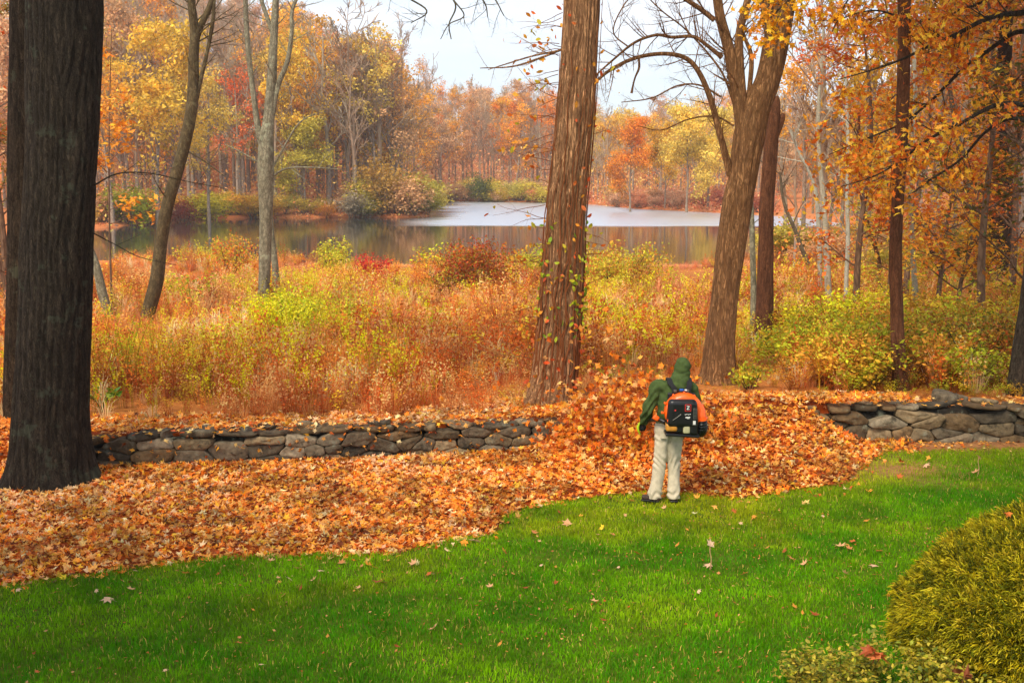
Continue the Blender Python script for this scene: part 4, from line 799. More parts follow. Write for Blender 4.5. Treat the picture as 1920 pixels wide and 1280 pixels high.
# pale stems of the right wood
for (pts_, mat_, lab, tw_, c_) in [
    ([(1538, 575, 9), (1537, 480, 8), (1533, 390, 8), (1524, 340, 6), (1500, 290, 5), (1480, 240, 4)], M_BIRCH, 'leftmost pale slender stem of the pair right of the broken trunk', 7, (1, 1, 1)),
    ([(1555, 580, 13), (1551, 500, 12), (1546, 400, 10), (1537, 300, 8), (1534, 220, 7), (1540, 120, 5), (1545, 40, 4)], M_BIRCH, 'thicker pale stem of the pair right of the broken trunk', 10, (.95, .9, .85)),
    ([(1586, 585, 9), (1587, 520, 8), (1590, 450, 8), (1588, 360, 7), (1590, 260, 6), (1586, 150, 5), (1590, 60, 4)], M_BIRCH, 'pale straight stem standing alone between the pale pair and the slim reddish trunk', 9, (1, 1, 1)),
    ([(1607, 560, 6), (1609, 500, 5), (1614, 450, 5), (1624, 380, 4), (1632, 320, 3)], M_BIRCH, 'thinnest pale curved stem left of the slim reddish trunk', 5, (.9, .85, .8)),
    ([(1719, 610, 12), (1717, 560, 11), (1712, 480, 9), (1708, 385, 8), (1711, 290, 8), (1716, 180, 7), (1712, 60, 6)], M_BIRCH, 'pale grey stem just right of the slim reddish trunk', 8, (.85, .85, .8)),
    ([(1655, 545, 9), (1648, 490, 8), (1640, 460, 8), (1622, 400, 7), (1612, 330, 6), (1610, 200, 5)], M_BARK_RED, 'dark crooked stem behind the slim reddish trunk', 8, (.7, .6, .5)),
    ([(1532, 530, 9), (1505, 470, 8), (1490, 430, 7), (1470, 380, 6), (1462, 320, 4)], M_BARK_GREY, 'dark stem leaning left beside the broken trunk', 7, (.6, .5, .45)),
    ([(1778, 548, 11), (1766, 510, 11), (1752, 480, 11), (1738, 440, 10), (1722, 415, 9), (1705, 360, 6)], M_BARK_DARK, 'black leaning stem in the right wood with orange sprays', 6, (1, .8, .7)),
    ([(1836, 552, 56), (1843, 520, 46), (1855, 460, 42), (1866, 390, 38), (1872, 310, 34), (1878, 220, 30), (1884, 100, 26)], M_BARK_DARK, 'thick dark trunk deep in the right wood', 8, (.7, .5, .4)),
    ([(1872, 560, 20), (1888, 440, 18), (1896, 340, 16), (1912, 230, 14), (1930, 100, 12)], M_BARK_DARK, 'dark trunk right of the thickest trunk in the right wood', 6, (.8, .6, .5)),
    ([(1830, 470, 18), (1822, 380, 18), (1812, 320, 18), (1796, 262, 12), (1786, 200, 9)], M_BARK_GREY, 'grey trunk left of the thickest trunk in the right wood', 8, (.6, .55, .5))]:
    u_, v_ = pts_[0][0], pts_[0][1]; D_ = float(G(u_, v_ - 6)[1]); D_ = min(D_, 58)
    tree('woodland_tree', D_, pts_, mat_, lab, sides=16, amp=.03, tw=tw_, twl=D_ * .045, mx=2, col=c_, top=2. if pts_[0][2] > 15 else None, ucrown=(3., 6., 4000) if pts_[0][2] > 15 else None)
# dark bent sapling behind the wall
tree('bent_sapling', 20., [(1880, 735, 5), (1872, 700, 4), (1858, 668, 4), (1840, 655, 3), (1810, 650, 2)], M_BARK_DARK, 'little black bent sapling behind the wall near the right edge', sides=8, amp=.02, tw=7, twl=.5)

# ------------------------------------------------------------------ vine on the middle trunk
P, R, b0 = VT[1], VT[2], VT[3]
vine = empty('climbing_vine', b0, 'climbing vine with green and orange leaves on the middle trunk', 'vine'); st = MB(); lf = MB(); rv = np.random.RandomState(8)
dd_ = np.r_[0, np.cumsum(np.linalg.norm(np.diff(P, axis=0), axis=1))]
def on_trunk(h, a, o=.02):
    c = np.array([np.interp(h, dd_, P[:, k]) for k in range(3)]); r = float(np.interp(h, dd_, R)) * 1.06 + o; return c + np.array((math.cos(a) * r, math.sin(a) * r, 0))
for q in range(18):
    a = rv.uniform(-3.1, .1); hh = np.linspace(.02, rv.uniform(2., 6.5), 26); w_ = np.cumsum(rv.normal(0, .09, 26)); Pv = np.array([on_trunk(h_, a + w_[i_], .012) for i_, h_ in enumerate(hh)])
    tube(st, Pv, np.linspace(.016, .005, 26), 5, lin((150, 90, 52)))
for q in range(54):
    h_ = rv.uniform(2.3, 6.2) if q > 16 else rv.uniform(.6, 2.5); a = math.pi + rv.uniform(-.5, .5) if rv.rand() < .72 else rv.uniform(-.4, .3)
    p0 = on_trunk(h_, a); sg = -1 if abs(a) > 1 else 1; d = np.array((sg * 1., rv.normal(0, .4), rv.uniform(-.35, .6)))
    ti = []; grow(st, rv, p0, d, rv.uniform(.25, .9) * (1 if sg < 0 else .5), .006, 0, 1, ti, (4,), (4, 3), (6, 4), -.02, .22, .9, .5, .2, lin((150, 96, 60)))
    ti = np.array(ti); k_ = rv.rand(len(ti)) < .32; leaves(lf, ti[k_], rv.uniform(.035, .065, k_.sum()), pick([(236, 150, 40), (226, 112, 40), (240, 176, 60), (206, 190, 50)], k_.sum(), rv), rv, OVAL, rv.uniform(.6, 2.2, k_.sum()), .4)
nn = 330; ph = np.concatenate([rv.normal(2.0, .6, 200), rv.uniform(.2, 7, 130)]); pa = rv.uniform(-3.1, .25, nn); pa[:70] = rv.uniform(-1.2, .2, 70)
Pv = np.array([on_trunk(max(h_, .1), a, rv.uniform(.02, .09)) for h_, a in zip(ph, pa)]); gr_ = (np.abs(ph - 2.1) < .9) & (rv.rand(nn) < .62)
cl_ = np.where(gr_[:, None], pick([(170, 184, 36), (200, 200, 44), (126, 160, 40), (226, 210, 50)], nn, rv), pick([(226, 120, 60), (236, 160, 50), (222, 96, 44)], nn, rv))
k_ = gr_ | (rv.rand(nn) < .55); leaves(lf, Pv[k_], rv.uniform(.032, .06, k_.sum()), cl_[k_], rv, OVAL, rv.uniform(.9, 1.9, k_.sum()), .35)
st.build('stems', M_WEED, vine, b0); lf.build('foliage', M_LEAF, vine, b0)
# bare twigs hanging into the sky from an overhead limb
tree('overhanging_tree', 15.2, [(-260, 960, 70), (-240, 500, 60), (-180, 100, 50), (-60, -300, 40)], M_BARK_GREY, 'tree outside the left edge whose bare twigs hang into the sky', sides=20, amp=.04, mx=2, col=(.5, .45, .42),
     limbs=[([(-80, -260, 26), (150, -330, 20), (420, -260, 14), (640, -150, 9), (760, -60, 6), (850, 0, 3.4), (842, 46, 2.6), (846, 74, 2)], 0), ([(640, -150, 8), (760, -90, 6), (860, -50, 4), (920, -10, 3), (945, 30, 1.8)], 12, .55), ([(700, -100, 5), (745, -20, 3.6), (800, 20, 3), (770, 44, 1.6)], 9, .5), ([(850, 0, 3), (870, 30, 2.4), (842, 46, 2), (826, 74, 1.4)], 7, .35), ([(760, -60, 4), (850, -60, 3.6), (905, 0, 3), (915, 34, 1.6)], 6, .45)])
# ------------------------------------------------------------------ woods round the lake
rng = np.random.RandomState(51)
def p_bare(rng, H=20.):
    t, c = MB(), MB(); tips = []
    grow(c, rng, (0, 0, H * .3), (rng.normal(0, .05), rng.normal(0, .05), 1), H * .66, H * .0095, 0, 3, tips, (13, 6, 5), (6, 4, 3, 3), (8, 4, 3, 2), .13, .1, .75, .45, .05, (.8, .74, .68), .03)
    P = np.array([(0, 0, -1), (0, 0, H * .1), (0, 0, H * .3)]); tube(t, P, [H * .014, H * .0115, H * .0095], 8, (1, 1, 1)); 
    return t, c
def p_leafy(rng, H=20., dens=2600, lf=.26, lo=.3, sp=.5, wide=.5, shape=0):
    t, c = MB(), MB(); tips = []
    lm = MB(); grow(lm, rng, (0, 0, H * lo), (rng.normal(0, .05), rng.normal(0, .05), 1), H * (1 - lo) * .92, H * .01, 0, 2, tips, (14, 7), (6, 4, 3), (8, 4, 3), .1, .1, wide * 1.6, .48, .05, (1, 1, 1))
    tube(t, np.array([(0, 0, -1), (0, 0, H * .1), (0, 0, H * lo)]), [H * .016, H * .0125, H * .01], 8, (1, 1, 1))
    t.V += lm.V; t.C += lm.C; t.Q += [q + t.n for q in lm.Q]; t.T += [q + t.n for q in lm.T]; t.n += lm.n
    tp = np.array(tips); i = rng.randint(0, len(tp), dens); Pn = tp[i] + rng.normal(0, sp, (dens, 3)) * (1, 1, .6)
    cl = rng.uniform(.65, 1.3, len(tp))[i]; br = (cl * rng.uniform(.75, 1.2, dens))[:, None] * np.ones(3)
    leaves(c, Pn, rng.uniform(.6, 1.3, dens) * lf, br * .75, rng, DIAM, None, .2)
    return t, c
def p_shrub(rng, dens=1100, lf=.11, H=1.):
    t, c = MB(), MB(); tips = []
    for s in range(8):
        a = rng.uniform(0, 6.28); d = np.array((math.cos(a) * .35, math.sin(a) * .35, .8)); grow(t, rng, (0, 0, -.05), d, rng.uniform(.6, .95) * H, .012, 0, 1, tips, (5, 3), (4, 3), (4, 3), .02, .13, .8, .5, .3, (.8, .7, .6))
    tp = np.array(tips); i = rng.randint(0, len(tp), dens); Pn = tp[i] + rng.normal(0, .085, (dens, 3)); Pn[:, 2] = np.abs(Pn[:, 2])
    cl = rng.uniform(.65, 1.3, len(tp))[i]; br = (cl * rng.uniform(.75, 1.2, dens))[:, None] * np.ones(3)
    leaves(c, Pn, rng.uniform(.5, 1.2, dens) * lf * .5, br * .75, rng, DIAM, None, .2)
    return t, c
BARE = [p_bare(rng) for _ in range(6)]
LEAFY = [p_leafy(rng, 20., 4200, .19, lo=.2, wide=.42), p_leafy(rng, 20., 4200, .19, lo=.15, wide=.55), p_leafy(rng, 20., 3000, .19, lo=.28, wide=.4), p_leafy(rng, 20., 5600, .19, lo=.16, wide=.5), p_leafy(rng, 20., 2000, .2, lo=.2, wide=.5)]
SHR = [p_shrub(rng, 2800, .065) for _ in range(5)]
LEAFY.append(p_leafy(rng, 20., 9500, .23, lo=.12, wide=.5, sp=.75)); LEAFY.append(p_leafy(rng, 20., 8000, .23, lo=.2, wide=.6, sp=.7))
def datamesh(pair, nm): return pair[0].mesh(nm + '_trunk', M_BARKF, smooth=True), pair[1].mesh(nm + '_crown', M_FAR)
for pr in BARE: pr[1].C = [c * 0 + np.array(lin((176, 160, 146)), np.float32) for c in pr[1].C]
MBARE = [datamesh(p, 'bare') for p in BARE]; MLEAF = [datamesh(p, 'leafy') for p in LEAFY]; MSHR = [datamesh(p, 'shrub') for p in SHR]
def thing(name, meshes, x, y, h, wide, tintc, label, cat, group, trunkname='trunk', crown='crown', z=None, H=20.):
    z = float(ground(x, y)) if z is None else z
    r = empty(name, (x, y, z), label, cat, group); r.rotation_euler = (0, 0, rng.uniform(0, 6.28)); s = h / H; r.scale = (s * wide, s * wide, s)
    for nm, me in ((trunkname, meshes[0]), (crown, meshes[1])):
        o = bpy.data.objects.new(nm, me); COL.objects.link(o); o.parent = r; o.color = (*tintc, 1) if nm == crown else (1, 1, 1, 1)
    return r
OR = [(255, 176, 54), (252, 154, 46), (255, 188, 66)]; RU = [(226, 174, 120), (212, 156, 104), (232, 186, 138)]; YE = [(255, 210, 70), (252, 196, 50), (250, 216, 100)]; RE = [(244, 120, 60), (246, 134, 66)]; OL = [(214, 196, 70), (200, 184, 70), (224, 196, 80)]; BA = [(255, 244, 226), (244, 226, 202), (250, 230, 208)]
KN = {'bare': 'bare grey', 'orange': 'orange leaved', 'rust': 'rust leaved', 'yellow': 'golden yellow', 'red': 'red leaved', 'olive': 'olive yellow'}
KC = {'bare': BA, 'orange': OR, 'rust': RU, 'yellow': YE, 'red': RE, 'olive': OL}
def tcol(kind): return np.clip(lin(KC[kind][rng.randint(len(KC[kind]))]) * rng.uniform(.85, 1.12) * 1.25, 0, 1.2)
LM = [(0, 'left of huge trunk'), (180, 'between huge and bent trunks'), (330, 'between bent and forked grey trunks'), (500, 'right of forked grey trunk'), (640, 'left of the open sky'), (745, 'where the sky opens'), (830, 'behind the open water'), (930, 'left of vine covered trunk'), (1040, 'behind vine covered trunk'), (1110, 'right of vine covered trunk'), (1210, 'below the arching limbs'), (1300, 'left of forked tan trunk'), (1400, 'behind forked tan trunk'), (1470, 'right of broken trunk'), (1560, 'behind the pale stems'), (1650, 'behind slim reddish trunk'), (1720, 'right of slim reddish trunk'), (1810, 'near the right edge')]
def lmk(x, D):
    u = 960 + x / D * F; return [t for a, t in LM if a <= u][-1] if u >= 0 else 'at the left edge'
def put(kind, x, y, h, where, wide=1.):
    size = 'low ' if h < 17 and kind != 'x' and h < 15 else ('tall ' if h > 23 else '')
    ms_ = MBARE[rng.randint(6)] if kind == 'bare' else MLEAF[rng.randint(5)]
    return thing('%s_tree' % KN[kind].split()[0] if kind != 'bare' else 'bare_tree', ms_, x, y, h, wide * rng.uniform(.85, 1.2), tcol(kind), size + KN[kind] + ' tree ' + where + ' ' + lmk(x, y), 'tree', KN[kind] + ' trees ' + where)
def region(nm, us, Ds, n, h, probs, where, mind=2.6, off=3):
    ks = list(probs); pw = np.array([probs[k] for k in ks]); pw = pw / pw.sum(); c = 0; tr = 0; got = []
    while c < n and tr < n * 30:
        tr += 1; u = rng.uniform(*us); D = rng.uniform(Ds[0] ** .7, Ds[1] ** .7) ** (1 / .7); x = (u - 960) / F * D
        if lake_sd(x, D) < off: continue
        if any((x - a) ** 2 + (D - b_) ** 2 < mind ** 2 for a, b_ in got): continue
        got.append((x, D)); put(ks[rng.choice(len(ks), p=pw)], x, D, rng.uniform(*h), where); c += 1
region('l', (150, 770), (166, 205), 66, (21, 29), dict(bare=11, orange=2.6, rust=2, yellow=1.8, red=.4), 'on left shore')
region('m', (740, 1080), (266, 305), 50, (17, 22), dict(bare=12, orange=1.2, rust=2.4, yellow=.4), 'on far shore', off=4)
region('r', (1060, 1430), (212, 275), 46, (13, 18), dict(bare=7, orange=2, rust=1.4, yellow=1.6), 'on right shore', off=4)
region('w', (1440, 1640), (62, 150), 16, (9, 14), dict(bare=8, orange=1., yellow=1.), 'in right wood', off=3, mind=2.2)
region('w', (1640, 1960), (55, 150), 34, (13, 20), dict(bare=6, orange=2., rust=1.5, yellow=1.2), 'in right wood', off=3, mind=2.2)
# the trees one can pick out
def single(kind, u, D, h, label, wide=1., q=0, name=None):
    x = (u - 960) / F * D; ms_ = MBARE[q] if kind == 'bare' else MLEAF[q]
    r = thing(name or ('bare_tree' if kind == 'bare' else KN[kind].split()[0] + '_tree'), ms_, x, D, h, wide, tcol(kind), label, 'tree', None)
single('orange', 1180, 196, 15.5, 'round crowned bright orange tree on the far shore between the two big trunks', .95, 5)
single('yellow', 1285, 192, 17, 'tall golden tree on the far shore left of the forked trunk', 1.05, 5)
single('yellow', 1325, 197, 16, 'golden tree touching the forked trunk on the far shore', 1.0, 6)
single('yellow', 1245, 205, 14, 'smaller golden tree between the bright orange tree and the tall golden tree', .9, 6)
single('orange', 748, 196, 24, 'orange topped tree at the corner where the left wood meets the sky', 1., 1)
single('olive', 575, 172, 13.5, 'yellow green willow like tree on the left shore right of the forked grey tree', 1.25, 5)
single('yellow', 300, 146, 24, 'tall drooping yellow tree on the left shore behind the bent dark trunk', 1.0, 6)
single('yellow', 395, 158, 19, 'yellow tree right of the bent dark trunk on the left shore', 1., 0)
single('orange', 215, 142, 18, 'orange tree beside the huge dark trunk on the left shore', 1.1, 1)
single('red', 455, 172, 20, 'red tree on the left shore left of the forked grey tree', 1., 2)
single('bare', 690, 184, 25, 'tall wispy bare grey tree against the sky on the left shore', 1.2, 1)
single('bare', 655, 180, 25, 'tall bare grey tree left of the wispy one on the left shore', 1.1, 2)
single('bare', 715, 181, 27, 'very tall bare grey tree at the left rim of the open sky', 1.3, 3)
single('bare', 738, 186, 24, 'thin bare grey tree furthest right of those on the left point', 1.1, 0)
single('bare', 668, 178, 29, 'tallest bare grey tree on the left point above the ochre bush', 1.3, 5)
single('bare', 620, 176, 28, 'bare grey tree above the yellow green willow like tree', 1.2, 2)
single('orange', 700, 200, 27, 'tall orange tree behind the bare grey ones at the left rim of the sky', 1., 5)
single('bare', 1540, 70, 17, 'fine twigged bare tree against the sky right of the broken trunk', 1.1, 3)
single('bare', 1610, 75, 18, 'tall bare tree behind the pale straight stem', 1., 4)
# shore shrubs
def shrubs(n, us, Ds, h, pals_, where, off=(.3, 7), wide=(1.1, 1.8)):
    c = 0; tr = 0
    while c < n and tr < 9000:
        tr += 1; u = rng.uniform(*us); D = rng.uniform(*Ds); x = (u - 960) / F * D; sd = lake_sd(x, D)
        if not off[0] < sd < off[1]: continue
        nm, pl = pals_[rng.randint(len(pals_))]; hh = rng.uniform(*h)
        thing('shrub', MSHR[rng.randint(4)], x, D, hh, rng.uniform(*wide), np.clip(lin(pl[rng.randint(len(pl))]) * 1.25, 0, 1), ('tall ' if hh > (h[0] + h[1]) / 2 else 'low ') + nm + ' shrub ' + where + ' ' + lmk(x, D), 'shrub', nm + ' shrubs ' + where, 'stems', 'foliage', H=1.); c += 1
PK = [(244, 158, 116), (236, 140, 98), (248, 180, 140)]
shrubs(46, (160, 640), (138, 182), (1.8, 4.2), [('orange', OR), ('rusty', RU), ('yellow green', OL), ('yellow', YE)], 'on left shore')
shrubs(34, (600, 815), (150, 215), (2.5, 6), [('olive', OL), ('rusty', RU), ('yellow green', OL)], 'on left point')
shrubs(52, (800, 1110), (255, 285), (2, 5), [('pink red', PK), ('rusty', RU), ('yellow', YE)], 'on far shore')
shrubs(60, (1090, 1440), (180, 250), (1.5, 3.6), [('pink red', PK), ('rusty', RU), ('pink orange', PK)], 'on right shore', (.3, 14))
shrubs(60, (1440, 1950), (56, 120), (1., 2.8), [('orange', OR), ('rusty', RU), ('yellow', YE), ('yellow green', OL)], 'in right wood', (.5, 60))
def sshrub(u, D, h, wd, pal, lab, dark=1.):
    x = (u - 960) / F * D; thing('shrub', MSHR[rng.randint(4)], x, D, h, wd, lin(pal) * dark * 1.2, lab, 'shrub', None, 'stems', 'foliage', H=1.)
sshrub(896, 262, 7., .85, (110, 116, 44), 'round dark green evergreen shrub on the far shore')
sshrub(942, 268, 4.2, .9, (124, 136, 60), 'smaller green shrub right of the round dark green one')
sshrub(722, 172, 8., 1.15, (196, 150, 60), 'tall ochre bush on the left point')
sshrub(785, 176, 6., 1., (222, 160, 70), 'golden bush at the tip of the left point')
sshrub(660, 170, 4.5, 1.5, (190, 170, 140), 'pale grey twiggy bush on the left point')
sshrub(250, 145, 5., 1.6, (176, 180, 40), 'lime green bush on the left shore beside the huge trunk')
sshrub(400, 163, 4.6, 2., (206, 190, 40), 'wide yellow green bush on the left shore between the bent trunk and forked trunk')
sshrub(350, 160, 3.6, 1.4, (150, 60, 30), 'dark red bush on the left shore')
sshrub(1155, 236, 4., 1.2, (240, 190, 60), 'yellow shrub on the far shore below the bright orange tree')
# distant wood as one mass, behind the single trees
mb = MB()
def mass(us, Ds, n, h, probs, off=3):
    ks = list(probs); pw = np.array([probs[k] for k in ks], float); pw /= pw.sum()
    m = n * 4; u = rng.uniform(*us, m); D = rng.uniform(*Ds, m); x = (u - 960) / F * D; k = lake_sd(x, D) > off; x, D = x[k][:n], D[k][:n]; n = len(x)
    kk = rng.choice(len(ks), n, p=pw); hh = rng.uniform(*h, n) / 20; yaw = rng.uniform(0, 6.28, n); P = np.stack([x, D, ground(x, D)], 1)
    for q, kn in enumerate(ks):
        i = kk == q
        if not i.any(): continue
        lib = BARE if kn == 'bare' else LEAFY; wh = rng.randint(0, len(lib), i.sum()); tc_ = np.array([tcol(kn) for _ in range(i.sum())])
        inst(mb, [p[1] for p in lib], P[i], yaw[i], hh[i], tc_, rng, wh)
        inst(mb, [p[0] for p in lib], P[i], yaw[i], hh[i], np.tile(lin((150, 132, 116)), (i.sum(), 1)), rng, wh)
mass((120, 780), (205, 300), 130, (20, 27), dict(bare=12, orange=2.2, rust=2, yellow=1, red=.2))
mass((60, 800), (300, 420), 60, (20, 26), dict(bare=3, orange=2, rust=3))
mass((700, 1120), (305, 400), 90, (17, 22), dict(bare=12, orange=.8, rust=2))
mass((1040, 1480), (275, 370), 80, (16, 20), dict(bare=10, orange=2, rust=2, yellow=1))
mass((1420, 1660), (150, 320), 50, (13, 17), dict(bare=5, orange=2.5, rust=2, yellow=1))
mass((1640, 2000), (140, 320), 60, (14, 21), dict(bare=3, orange=2.5, rust=3, yellow=1))
mass((-150, 170), (150, 260), 24, (18, 26), dict(bare=3, orange=2.5, rust=3, yellow=1))
tag(mb.build('distant_wood', M_FAR), 'far autumn wood massed behind the lakeside trees', 'wood', kind='stuff')
# low undergrowth of the wood floors and reeds of the shore
mb = MB()
def under(us, Ds, n, pal, s, off=(.2, 99), hz=1.6):
    u = rng.uniform(*us, n); D = rng.uniform(*Ds, n); x = (u - 960) / F * D; sd = lake_sd(x, D); k = (sd > off[0]) & (sd < off[1]) & (rng.rand(n) < .25 + 1.2 * sstep(.4, .65, fbm(x * .12, D * .12)))
    x, D = x[k], D[k]; n = len(x); z = ground(x, D) + rng.exponential(hz * .4, n)
    leaves(mb, np.stack([x, D, z], 1), rng.uniform(.5, 1.3, n) * s, pick(pal, n, rng, .2), rng, DIAM, None, .2)
under((120, 830), (137, 250), 42000, [(240, 170, 100), (222, 148, 88), (246, 196, 104), (210, 166, 118), (190, 146, 106)], .26, hz=6)
under((120, 830), (137, 180), 9000, [(248, 160, 96), (244, 144, 88)], .2, (.1, 2.5), .5)
under((760, 1110), (255, 360), 34000, [(242, 180, 130), (232, 158, 114), (242, 200, 134), (216, 176, 144)], .3, hz=7)
under((1080, 1460), (178, 262), 22000, [(244, 156, 110), (248, 180, 130), (232, 134, 92)], .26, (.1, 99), 1.5)
under((1060, 1480), (225, 340), 26000, [(248, 184, 110), (244, 164, 96), (252, 206, 110), (222, 176, 136)], .28, hz=8)
under((1420, 1980), (45, 150), 26000, [(240, 150, 66), (228, 120, 54), (246, 190, 76), (200, 130, 80)], .13, hz=2.6)
tag(mb.build('undergrowth', M_WEED), 'rusty undergrowth and low brush along the lake shores and wood floor', 'undergrowth', kind='stuff')
# near leafy sprays hanging in the right wood and left edge
def spray_tree(u, D, h, w_, pal, n, label, lf=.09, lo=.2, name='understorey_tree', col=(.5, .38, .3), slices=16, thick=1.):
    x = (u - 960) / F * D; z = float(ground(x, D)); r = empty(name, (x, D, z), label, 'tree'); t, c = MB(), MB(); tips = []
    P = np.array([(0, 0, -.2), (rng.normal(0, .1), 0, h * .3), (rng.normal(0, .3), 0, h * .65), (rng.normal(0, .4), 0, h)]); P = catmull(P, 5); R = np.linspace(.013 * h, .003 * h, len(P)) * thick; tube(t, P, R, 7, col)
    twigs_on(t, rng, P, R, slices, w_, 2, tips, lo, .0, 1.3, col, (6, 4)); tp = np.array(tips)
    Pn = tp[rng.randint(0, len(tp), n)] + rng.normal(0, .16, (n, 3)) * (1, 1, .4); leaves(c, Pn, rng.uniform(.6, 1.2, n) * lf, pick(pal, n, rng, .2), rng, OAK if lf > .06 else DIAM, rng.uniform(0, 1.1, n), .3)
    t.build('trunk', M_BARKF, r); c.build('crown', M_LEAF, r)
O1 = [(236, 132, 30), (226, 112, 26), (244, 164, 40), (214, 96, 30)]; O2 = [(240, 170, 40), (214, 180, 50), (232, 140, 34)]
spray_tree(1610, 33, 9, 2.4, O1, 3200, 'orange leaved understorey tree behind the slim reddish trunk, on its left')
spray_tree(1760, 36, 7, 2.8, O1, 4200, 'orange leaved understorey tree just right of the slim reddish trunk')
spray_tree(1800, 30, 5.5, 2., O2, 2600, 'low yellow orange understorey tree in the right wood')
spray_tree(1850, 27, 9, 2.6, [(150, 120, 30), (120, 110, 32), (190, 110, 30), (100, 96, 30)], 2400, 'dark olive leaved understorey tree near the right edge')
spray_tree(1700, 44, 10, 3., O2, 3000, 'golden understorey tree far behind the slim reddish trunk')
spray_tree(1900, 40, 11, 3., [(206, 110, 30), (170, 90, 30)], 1900, 'rusty understorey tree at the right edge deep in the wood')
spray_tree(1660, 38, 5, 2., [(206, 200, 60), (226, 190, 60)], 1400, 'low pale yellow understorey tree left of the slim reddish trunk', lo=.1)
spray_tree(1940, 24, 10, 2.4, [(110, 90, 28), (80, 84, 28), (150, 84, 26)], 3000, 'dark leafy tree half outside the right edge')
spray_tree(205, 40, 10, 1.6, [(248, 150, 40), (250, 170, 44)], 420, 'sapling with large orange leaves right of the huge dark trunk', .16, .35, slices=10, thick=.35)
spray_tree(8, 30, 9, 1.6, [(226, 100, 26), (206, 90, 30), (190, 130, 40)], 900, 'orange leaved sapling at the left edge behind the second dark trunk', .1)
spray_tree(0, 45, 12, 3., [(120, 110, 40), (160, 110, 36)], 1800, 'dim olive leaved tree at the far left edge', .12)
# ------------------------------------------------------------------ person with a backpack blower
M_HOOD = mat_plain('green_fleece', (68, 84, 46), .95, noise=.22, scale=26, bump=.35, spec=.1)
M_PANT = mat_plain('khaki_cloth', (198, 186, 162), .9, noise=.14, scale=18, bump=.25, spec=.15)
M_SKIN = mat_plain('skin', (196, 142, 112), .55, noise=.05)
M_SHOE = mat_plain('worn_brown_leather', (62, 46, 36), .8, noise=.3, bump=.3)
M_BLK = mat_plain('black_plastic', (17, 17, 19), .32, noise=.25, scale=50)
M_BLKF = mat_plain('black_webbing', (20, 20, 24), .9, noise=.3, scale=80, bump=.3)
M_ORG = mat_plain('orange_plastic', (250, 98, 10), .38, noise=.06, coat=.2)
M_WHT = mat_plain('white_print', (214, 214, 208), .5, noise=.05)
M_RED = mat_plain('red_print', (206, 40, 30), .5, noise=.05)
M_LIME = mat_plain('lime_fabric', (186, 214, 20), .7, noise=.1)
M_FUEL = mat_plain('amber_tank', (196, 134, 52), .35, noise=.3, scale=14)
M_TANK = mat_plain('milky_tank', (178, 174, 136), .35, noise=.12, scale=20)
M_BLUE = mat_plain('blue_plastic', (30, 84, 170), .4, noise=.1)
M_STEEL = mat_plain('grey_metal', (120, 118, 112), .35, metal=.8, noise=.15)
M_CREAM = mat_plain('hair', (52, 38, 28), .8, noise=.3, bump=.4)
PX, PY = gflat(1249, 944); SCL = 1 / 153.
PERS = np.array((PX, PY, float(ground(PX, PY)) + .03))
def blob(name, caps, mat, parent, vox=.012, sm=2, disp=0, fold=None, cut=None, loc=(0, 0, 0)):
    # caps: list of point/radius chains joined to one continuous voxel surface
    bm = bmesh.new()
    for ch in caps:
        ch = [np.array(tuple(c) + (1, 1, 1) * (len(c) < 7), float) for c in ch]
        pts = []
        for a, b_ in zip(ch[:-1], ch[1:]):
            m = max(2, int(np.linalg.norm(a[:3] - b_[:3]) / (min(a[3], b_[3]) * .35)) + 1)
            pts += [a + (b_ - a) * t for t in np.linspace(0, 1, m, endpoint=False)]
        pts.append(ch[-1])
        for p in pts:
            sq = p[4:7] if len(p) >= 7 else (1, 1, 1)
            r = bmesh.ops.create_icosphere(bm, subdivisions=3 if p[3] > .04 else 2, radius=p[3])
            for v_ in r['verts']: v_.co = Vector((v_.co.x * sq[0] + p[0], v_.co.y * sq[1] + p[1], v_.co.z * sq[2] + p[2]))
    me = bpy.data.meshes.new(name); bm.to_mesh(me); bm.free()
    o = bpy.data.objects.new(name, me); COL.objects.link(o)
    md = o.modifiers.new('r', 'REMESH'); md.mode = 'VOXEL'; md.voxel_size = vox
    if sm: s_ = o.modifiers.new('s', 'SMOOTH'); s_.factor = .5; s_.iterations = sm
    dg = bpy.context.evaluated_depsgraph_get(); me2 = bpy.data.meshes.new_from_object(o.evaluated_get(dg)); me2.name = name
    o.modifiers.clear(); o.data = me2; bpy.data.meshes.remove(me)
    if cut or fold:
        bm = bmesh.new(); bm.from_mesh(me2)
        if cut:
            for co, no_ in cut:
                bmesh.ops.bisect_plane(bm, geom=bm.verts[:] + bm.edges[:] + bm.faces[:], plane_co=co, plane_no=no_, clear_outer=True)
        if fold:
            bm.normal_update()
            for v_ in bm.verts: v_.co += v_.normal * fold(v_.co)
        bm.to_mesh(me2); bm.free()
    for p in me2.polygons: p.use_smooth = True
    me2.materials.append(mat); o.parent = parent; o.location = loc
    return o
def rbox(name, c, s, mat, parent, r=.02, seg=3, rot=(0, 0, 0), taper=None):
    bm = bmesh.new(); bmesh.ops.create_cube(bm, size=1)
    for v_ in bm.verts:
        v_.co = Vector((v_.co.x * s[0], v_.co.y * s[1], v_.co.z * s[2]))
        if taper and v_.co.z > 0: v_.co.x *= taper
    bmesh.ops.bevel(bm, geom=bm.edges[:], offset=min(r, min(s) * .45), segments=seg, profile=.6, affect='EDGES')
    me = bpy.data.meshes.new(name); bm.to_mesh(me); bm.free(); me.materials.append(mat)
    for p in me.polygons: p.use_smooth = len(p.vertices) != 4 or p.area < s[0] * s[2] * .2
    o = bpy.data.objects.new(name, me); COL.objects.link(o); o.parent = parent; o.location = c; o.rotation_euler = rot; return o
